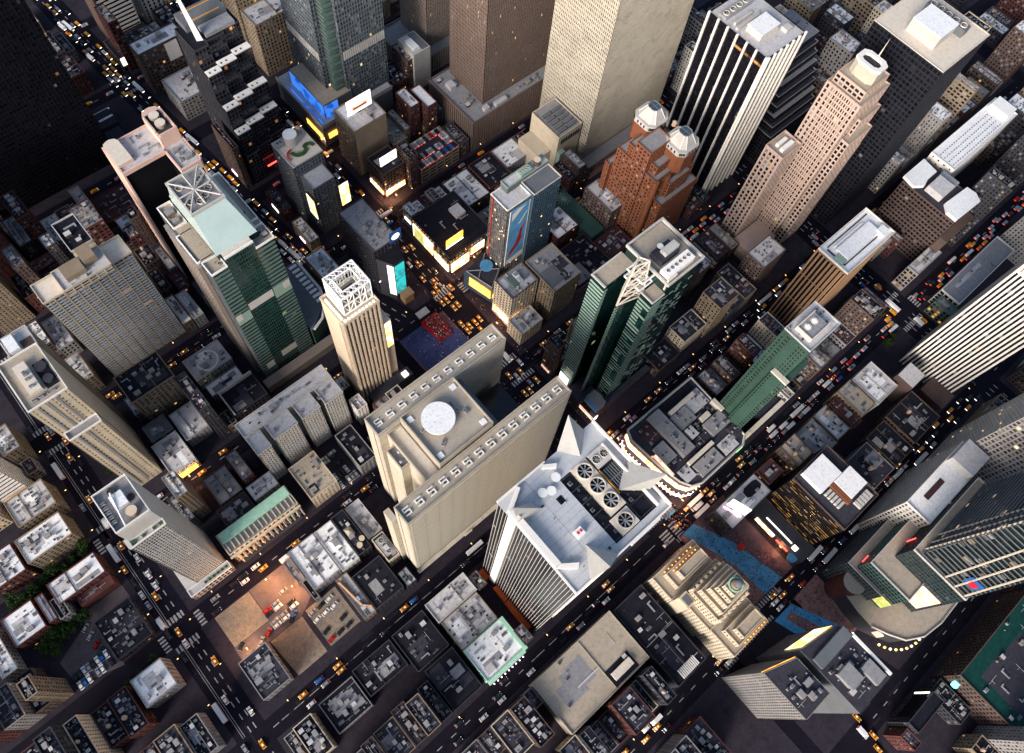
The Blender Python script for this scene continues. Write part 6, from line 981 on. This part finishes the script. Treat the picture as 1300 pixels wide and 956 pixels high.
trees([(-118, 141), (-129, 140), (-137, 139)], 'small street tree on the pavement at the bottom left below the parking lot', 'street trees at the bottom left', .7); trees([(-79.5, 268), (-79, 261)], 'bright green tree on the avenue pavement beside the tan slab tower', 'trees beside the tan slab tower', .8); trees([(130, 339), (130.5, 331), (131, 324)], 'tree in the shade at the foot of the roof garden tower', 'trees below the roof garden tower', .9); trees([(430, 2), (436, -3), (427, -22), (418, -23)], 'dark street tree near the wide crossing at right', 'trees near the crossing at right', 1)
PM = MB(); PM.cyl(0, 0, .12, 0, 8.5, 6, 0, .08); PM.bar((0, 0, 8.4), (0, 2.4, 9), .07); PMe = PM.mesh('pole', M['mdark']); PL = MB(); PL.box(-.22, .22, 1.9, 2.9, 8.85, 9.05); PLe = PL.mesh('lamp_head', M['e_warm'])
def lamp(x, y, rz, lab, g):
    if not seen(dg, x, y, 8, 3): return
    t = thing('street_lamp', lab, 'street lamp', (x, y, .15), g, rz)
    for n_, me in (('pole', PMe), ('lamp_head', PLe)): o = inst(n_, me, None, (0, 0, 0)); o.parent = t
dg = refresh()
for y in range(-40, 330, 34): lamp(-109, y, -math.pi / 2, 'thin street lamp on the far left kerb of the wide avenue', 'lamps on the left kerb of the wide avenue'); lamp(-86.5, y + 15, math.pi / 2, 'thin street lamp on the right kerb of the wide avenue', 'lamps on the right kerb of the wide avenue')
for sy, nm in ((-92, 'the street by the curved podium'), (-13, 'the street below the spired tower'), (62, 'the street under the blank concrete wall'), (145, 'the street before the mint roofed theatre'), (224, 'the street past the curved hall'), (309, 'the street behind the balcony slab')):
    for x in range(-70, 440, 36): lamp(x, sy + 8, math.pi, 'small lit street lamp along ' + nm, 'lamps along ' + nm)
# ------------------------------------------------------------------ traffic
def car_mesh(paint, kind='car', lit=True):
    b = MB(); w_ = 1.2
    if kind == 'car': prof = [(-2.85, .35), (-2.85, .95), (-2.5, 1.12), (-1.0, 1.2), (1.3, 1.2), (2.5, 1.02), (2.85, .8), (2.85, .35)]
    elif kind == 'bus': prof = [(-6.5, .4), (-6.5, 3.2), (6.3, 3.2), (6.5, 3), (6.5, .4)]; w_ = 1.45
    else: prof = [(-4, .5), (-4, 3.5), (1.9, 3.5), (1.9, 2.4), (3.3, 2.2), (4, 1.4), (4, .5)]; w_ = 1.35
    n = len(prof); b.face([(x, -w_, z) for x, z in prof]); b.face([(x, w_, z) for x, z in reversed(prof)])
    for k in range(n): (xa, za), (xb, zb) = prof[k], prof[(k + 1) % n]; b.face([(xa, -w_, za), (xa, w_, za), (xb, w_, zb), (xb, -w_, zb)])
    if kind == 'car': b.box(-1.75, .75, -.85, .85, 1.68, 1.74)
    L = prof[-1][0]
    for s in (-1, 1):
        b.box(L, L + .05, s * .85 - .22, s * .85 + .22, .6, .8, 1); b.box(prof[0][0] - .05, prof[0][0], s * .85 - .22, s * .85 + .22, .7, .95, 2)
        for x in (L * .62, -L * .62): b.box(x - .38, x + .38, s * (w_ - .02) - .12, s * (w_ - .02) + .12, 0, .7, 3)
    return b.mesh('body', [M[paint], M['e_head'] if lit else M['metal'], M['e_tail'] if lit else M['posterred'], M['tyre']])
def cabin_mesh(kind):
    b = MB()
    if kind == 'car': b.prism(rect(-2.35, 1.55, -1.08, 1.08), 1.15, 1.68, 0, 0, rect(-1.75, .75, -.86, .86))
    elif kind == 'bus': b.box(-6.2, 6.55, -1.48, 1.48, 1.5, 2.6)
    else: b.box(2.2, 3.4, -1.37, 1.37, 1.5, 2.15)
    return b.mesh('window', M['cglass'])
sg_ = MB(); sg_.box(-.75, -.35, -.35, .35, 1.74, 1.95); SIGN = sg_.mesh('roof_sign', M['e_white'])
CARM = {k: car_mesh(k) for k in ('taxi', 'cwhite', 'cblack', 'csilver', 'cred', 'cblue')}; OFF = {k: car_mesh(k, 'car', False) for k in CARM}; CARM['bus'] = car_mesh('cwhite', 'bus'); CARM['van'] = car_mesh('cwhite', 'van'); CAB = {k: cabin_mesh(k) for k in ('car', 'bus', 'van')}
CN = {'taxi': 'yellow taxi cab', 'cwhite': 'white car', 'cblack': 'black car', 'csilver': 'silver car', 'cred': 'red car', 'cblue': 'blue car', 'bus': 'long white bus', 'van': 'white box van'}
CATN = {'taxi': 'taxi', 'bus': 'bus', 'van': 'van'}
rn = random.Random(11); CAND = []
def lane(ax, c, a, b, gap, yel, road, dirn=1, jit=.35):
    p = a + rn.uniform(0, gap)
    while p < b:
        k = 'taxi' if rn.random() < yel else rn.choices(('cwhite', 'cblack', 'csilver', 'cred', 'cblue', 'bus', 'van'), (26, 30, 24, 3, 3, 4, 8))[0]
        L = 14 if k == 'bus' else (9.2 if k == 'van' else 6.8); cc = (c(p) if callable(c) else c) + rn.uniform(-jit, jit)
        q = p + L / 2
        if ax == 'y': x, y, rz = cc, q, math.pi / 2 * dirn + (.15 if callable(c) else 0)
        else: x, y, rz = q, cc, 0 if dirn > 0 else math.pi
        CAND.append((k, x, y, 0.0, rz + rn.uniform(-.03, .03), road)); p += L + rn.expovariate(1 / gap)
W8 = 'on the wide avenue at lower left'
for x in (-99.5, -95.6, -91.6): lane('y', x, -60, 330, 34, .6, W8)
lane('y', -105.3, -40, 330, 13, .1, 'parked at the left kerb of the wide avenue')
for o_ in (-6.5, -2.5, 1.5, 5.5): lane('y', lambda p, o_=o_: bx(p) + o_, 300, 720, 8, .5, 'in the packed traffic on the slanting avenue at top left', -1)
for x in (176, 181.5, 187): lane('y', x, 236, 700, 11, .55, 'in the traffic on the avenue running up behind the red steps', -1)
for x in (174.5, 178.5, 183, 188): lane('y', x, 70, 232, 10, .6, 'in the traffic beside the red steps', -1)
for x in (447, 451.5, 456, 460.5): lane('y', x, -90, 500, 26, .3, 'on the avenue crossing at the right')
for x in (188, 192): lane('y', x, -200, -100, 14, .6, 'by the traffic island at the bottom', -1)
for sy, nm in ((-92, 'the street by the curved podium'), (-13, 'the street below the spired tower'), (62, 'the street under the blank concrete wall'), (145, 'the street before the mint roofed theatre'), (224, 'the street past the curved hall'), (309, 'the street behind the balcony slab')):
    d_ = 1 if sy in (-13, 145, 309) else -1
    for o_, g, yl in ((-4.6, 22, .05), (-.6, 38, .35), (3.2, 34, .3)):
        lane('x', sy + o_, -84, 440 if not 140 < sy < 230 else 126, g, yl, 'on ' + nm, d_)
        if sy < 230: lane('x', sy + o_, 196, 440, 13, yl * .7, 'on the right hand part of ' + nm, d_)
for sy in (390, 471, 551, 631): lane('x', sy, -80, 436, 12, .4, 'on a narrow cross street near the top')
for o_ in (-8.5, -4.5, -.5, 3.5): lane('x', -13 + o_ * .62, 470, 735, 13, .18, 'in the packed lanes of the wide street at right')
lane('x', 62, 470, 735, 14, .2, 'on the street at the upper right'); lane('x', -92, 470, 700, 14, .2, 'on the lower right street')
def grid(xs, ys, z, rz, road, p=.85):
    for x in xs:
        for y in ys:
            if rn.random() < p: CAND.append((rn.choices(('cwhite', 'cblack', 'csilver', 'cred', 'cblue'), (34, 26, 30, 5, 5))[0], x, y, z, rz + rn.uniform(-.04, .04), road))
grid([234.5 + k * 3 for k in range(12)], (321.5, 328.5, 340.5), 18.0, math.pi / 2, 'parked on the roof of the grey parking deck'); grid((266,), [333, 336], 18.0, 0, 'parked on the roof of the grey parking deck')
grid([33 + k * 3 for k in range(5)], (156.5, 163.5), .17, math.pi / 2, 'parked in the dark lot beside the winged hotel'); grid((34, 41), [170 + k * 3 for k in range(4)], .17, 0, 'parked in the dark lot beside the winged hotel', .7)
grid((-51, -44.5), [109 + k * 2.9 for k in range(5)], .17, .05, 'parked in rows on the orange lit lot'); grid((-36.5,), (112, 115, 121, 124), .17, .1, 'parked in rows on the orange lit lot')
grid((-30, -23.5, -17), (80, 86, 95.5, 101), .17, .2, 'parked on the sandy lot with brown sheds', .8); grid([-159.5 + k * 2.9 for k in range(8)], (156.5, 162.5), .17, math.pi / 2, 'parked in a row in the dirt lot at bottom left'); grid((-141,), (166, 171, 178, 184), .17, .5, 'parked along the edge of the dirt lot', .8)
for x, y, k, rz in ((-75, 113, 'cblack', .6), (-58, 108.6, 'cred', .6), (-40, 108, 'cblue', .5), (-64, 107.4, 'csilver', .6), (-42, 106, 'cblack', .6)): CAND.append((k, x, y, .17, rz, 'crossing the orange lit lot'))
for x, y in ((34, 436), (42, 438)): CAND.append(('bus', x, 463.5, .0, 0, 'waiting beside the red-brown roof')) if False else None
vis_c = []
for c in CAND:
    if seen(dg, c[1], c[2], c[3] + 1.2, 2.5): vis_c.append((math.dist((c[1], c[2], c[3]), (0, 0, CAMZ)), c))
vis_c.sort(key=lambda q: q[0]); rest = MB(); cnt = 0
MIDX = ['taxi', 'cwhite', 'cblack', 'csilver', 'cred', 'cblue']
for _, (k, x, y, z, rz, road) in vis_c:
    kind = k if k in ('bus', 'van') else 'car'
    if cnt < 295:
        cnt += 1; lab = CN[k] + ' ' + road; t = thing({'taxi': 'taxi', 'bus': 'bus', 'van': 'van'}.get(k, 'car'), lab, CATN.get(k, 'car'), (x, y, z + .02), CN[k] + 's ' + road, rz)
        for n_, me in [('body', OFF.get(k, CARM[k]) if 'parked' in road else CARM[k]), ('window', CAB[kind])] + ([('roof_sign', SIGN)] if k == 'taxi' else []): o = bpy.data.objects.new(n_, me); C.objects.link(o); o.parent = t
    else:
        u = (math.cos(rz), math.sin(rz)); n_ = (-u[1], u[0]); mi = MIDX.index(k if k in MIDX else 'cwhite'); l = 6.5 if k == 'bus' else (4 if k == 'van' else 2.8); hh = 3 if kind != 'car' else 1.15
        rest.obox((x, y), u, n_, -l, l, -1.2, 1.2, z + .3, z + hh, mi); 
        if kind == 'car': rest.obox((x, y), u, n_, -2, 1.2, -1, 1, z + 1.16, z + 1.7, mi if mi != 1 else 3)
        rest.obox((x, y), u, n_, l + .01, l + .06, -1, 1, z + .55, z + .85, 6); rest.obox((x, y), u, n_, -l - .06, -l - .01, -1, 1, z + .6, z + .9, 7)
if rest.f: o = rest.build('distant_traffic', [M[k] for k in MIDX] + [M['e_head'], M['e_tail']], None, 'stuff', 'distant cars and taxis filling the far streets'); o['category'] = 'traffic'
# ------------------------------------------------------------------ crowds
def crowd(name, lab, polyfn, n, z):
    b = MB(); i = 0; tries = 0
    while i < n and tries < n * 6:
        tries += 1; x, y = polyfn(); zz = z(x, y) if callable(z) else z
        if not seen(dg, x, y, zz + 1.5, 4): continue
        i += 1; s = rn.uniform(.95, 1.2); mi = rn.choice((0, 0, 0, 1, 3, 4)); a = rn.uniform(0, 3.1); c_, s_ = math.cos(a), math.sin(a); R = lambda p, q: (x + p * c_ - q * s_, y + p * s_ + q * c_)
        b.prism([R(-.16, -.12), R(.16, -.12), R(.16, .12), R(-.16, .12)], zz, zz + .85 * s, 0, 0, [R(-.2, -.15), R(.2, -.15), R(.2, .15), R(-.2, .15)]); b.prism([R(-.22, -.15), R(.22, -.15), R(.22, .15), R(-.22, .15)], zz + .85 * s, zz + 1.45 * s, mi, mi, [R(-.28, -.14), R(.28, -.14), R(.28, .14), R(-.28, .14)]); b.cyl(x, y, .1, zz + 1.47 * s, zz + 1.76 * s, 6, 2, .12)
    o = b.build(name, [M['cloth'], M['clothl'], M['skin'], M['posterred'], M['whitep']], None, 'stuff', lab); o['category'] = 'crowd'
U = rn.uniform
crowd('crowd', 'people sitting close together on the red steps', lambda: (U(152.5, 164), U(198, 217.4)), 260, lambda x, y: .72 + int((y - 197.4) / 1.45) * .36)
crowd('crowd', 'people scattered over the dark blue plaza below the red steps', lambda: (U(131, 170), U(158, 216)) , 170, .17)
crowd('crowd', 'people strolling over the red and blue plaza past the globe topped tower', lambda: (lambda y: (194 + (-20 - y) * .12 + U(-8, 26), y))(U(-85, -22)), 380, .18)
crowd('crowd', 'people on the pavement around the curved lit block', lambda: (lambda y: (200 - U(0, 12), y))(U(-20, 60)), 150, .02)
crowd('crowd', 'people on the pavements along the bright avenue', lambda: (rn.choice((U(193, 198), U(164, 172))), U(60, 330)), 200, .17)
crowd('crowd', 'people on the plaza beside the curved podium tower', lambda: (U(205, 240), U(-140, -98)), 150, .18)
# ------------------------------------------------------------------ lot floodlights, then added lamps for sign glow
def glow(x, y, z, e, col=(1, .42, .12), r=.6):
    l = bpy.data.objects.new('lot_light', bpy.data.lights.new('lot_light', 'POINT')); C.objects.link(l); l.location = (x, y, z); l.data.energy = e; l.data.color = col; l.data.shadow_soft_size = r
for x, y in ((-40, 132), (-30, 118)):
    t = thing('floodlight', 'orange floodlight mast beside the lit parking lot', 'floodlight', (x, y + 3, .16), 'floodlights by the lit parking lot'); volbox(t, 'mast', D['mdark'], (x - .12, x + .12, y + 2.9, y + 3.14, .16, 12)); volbox(t, 'lamp_head', D['e_warm'], (x - .5, x + .5, y + 1.6, y + 2.8, 11.8, 12.1)); glow(x, y + 2, 11, 14000)
for x, y, z, e in ((199, 322, 7, 5000), (205, 318, 7, 3500), (192, 240, 9, 3500), (216, 234, 9, 3000), (114, 188, 14, 6000), (197, 60, 8, 3500), (198, 20, 8, 3500), (204, -4, 8, 3000), (233, -70, 7, 2500), (193, 180, 8, 3000), (190, 398, 9, 3000), (-41, 224, 7, 2500), (-72, 107.5, 9, 7000)):  # point lights for light spilled by signs; their lamp masts are made up
    glow(x, y, z - .5, e, (1, .5, .2)); t = thing('street_lamp', 'lit amber lamp mast glowing over a bright stretch of pavement', 'street lamp', (x, y, .15), 'amber lamp masts over the bright pavements')
    volbox(t, 'pole', M['mdark'], (x - .1, x + .1, y + 1.2, y + 1.4, .15, z + .6)); volbox(t, 'lamp_head', M['e_warm'], (x - .35, x + .35, y - .6, y + 1.2, z + .4, z + .6))
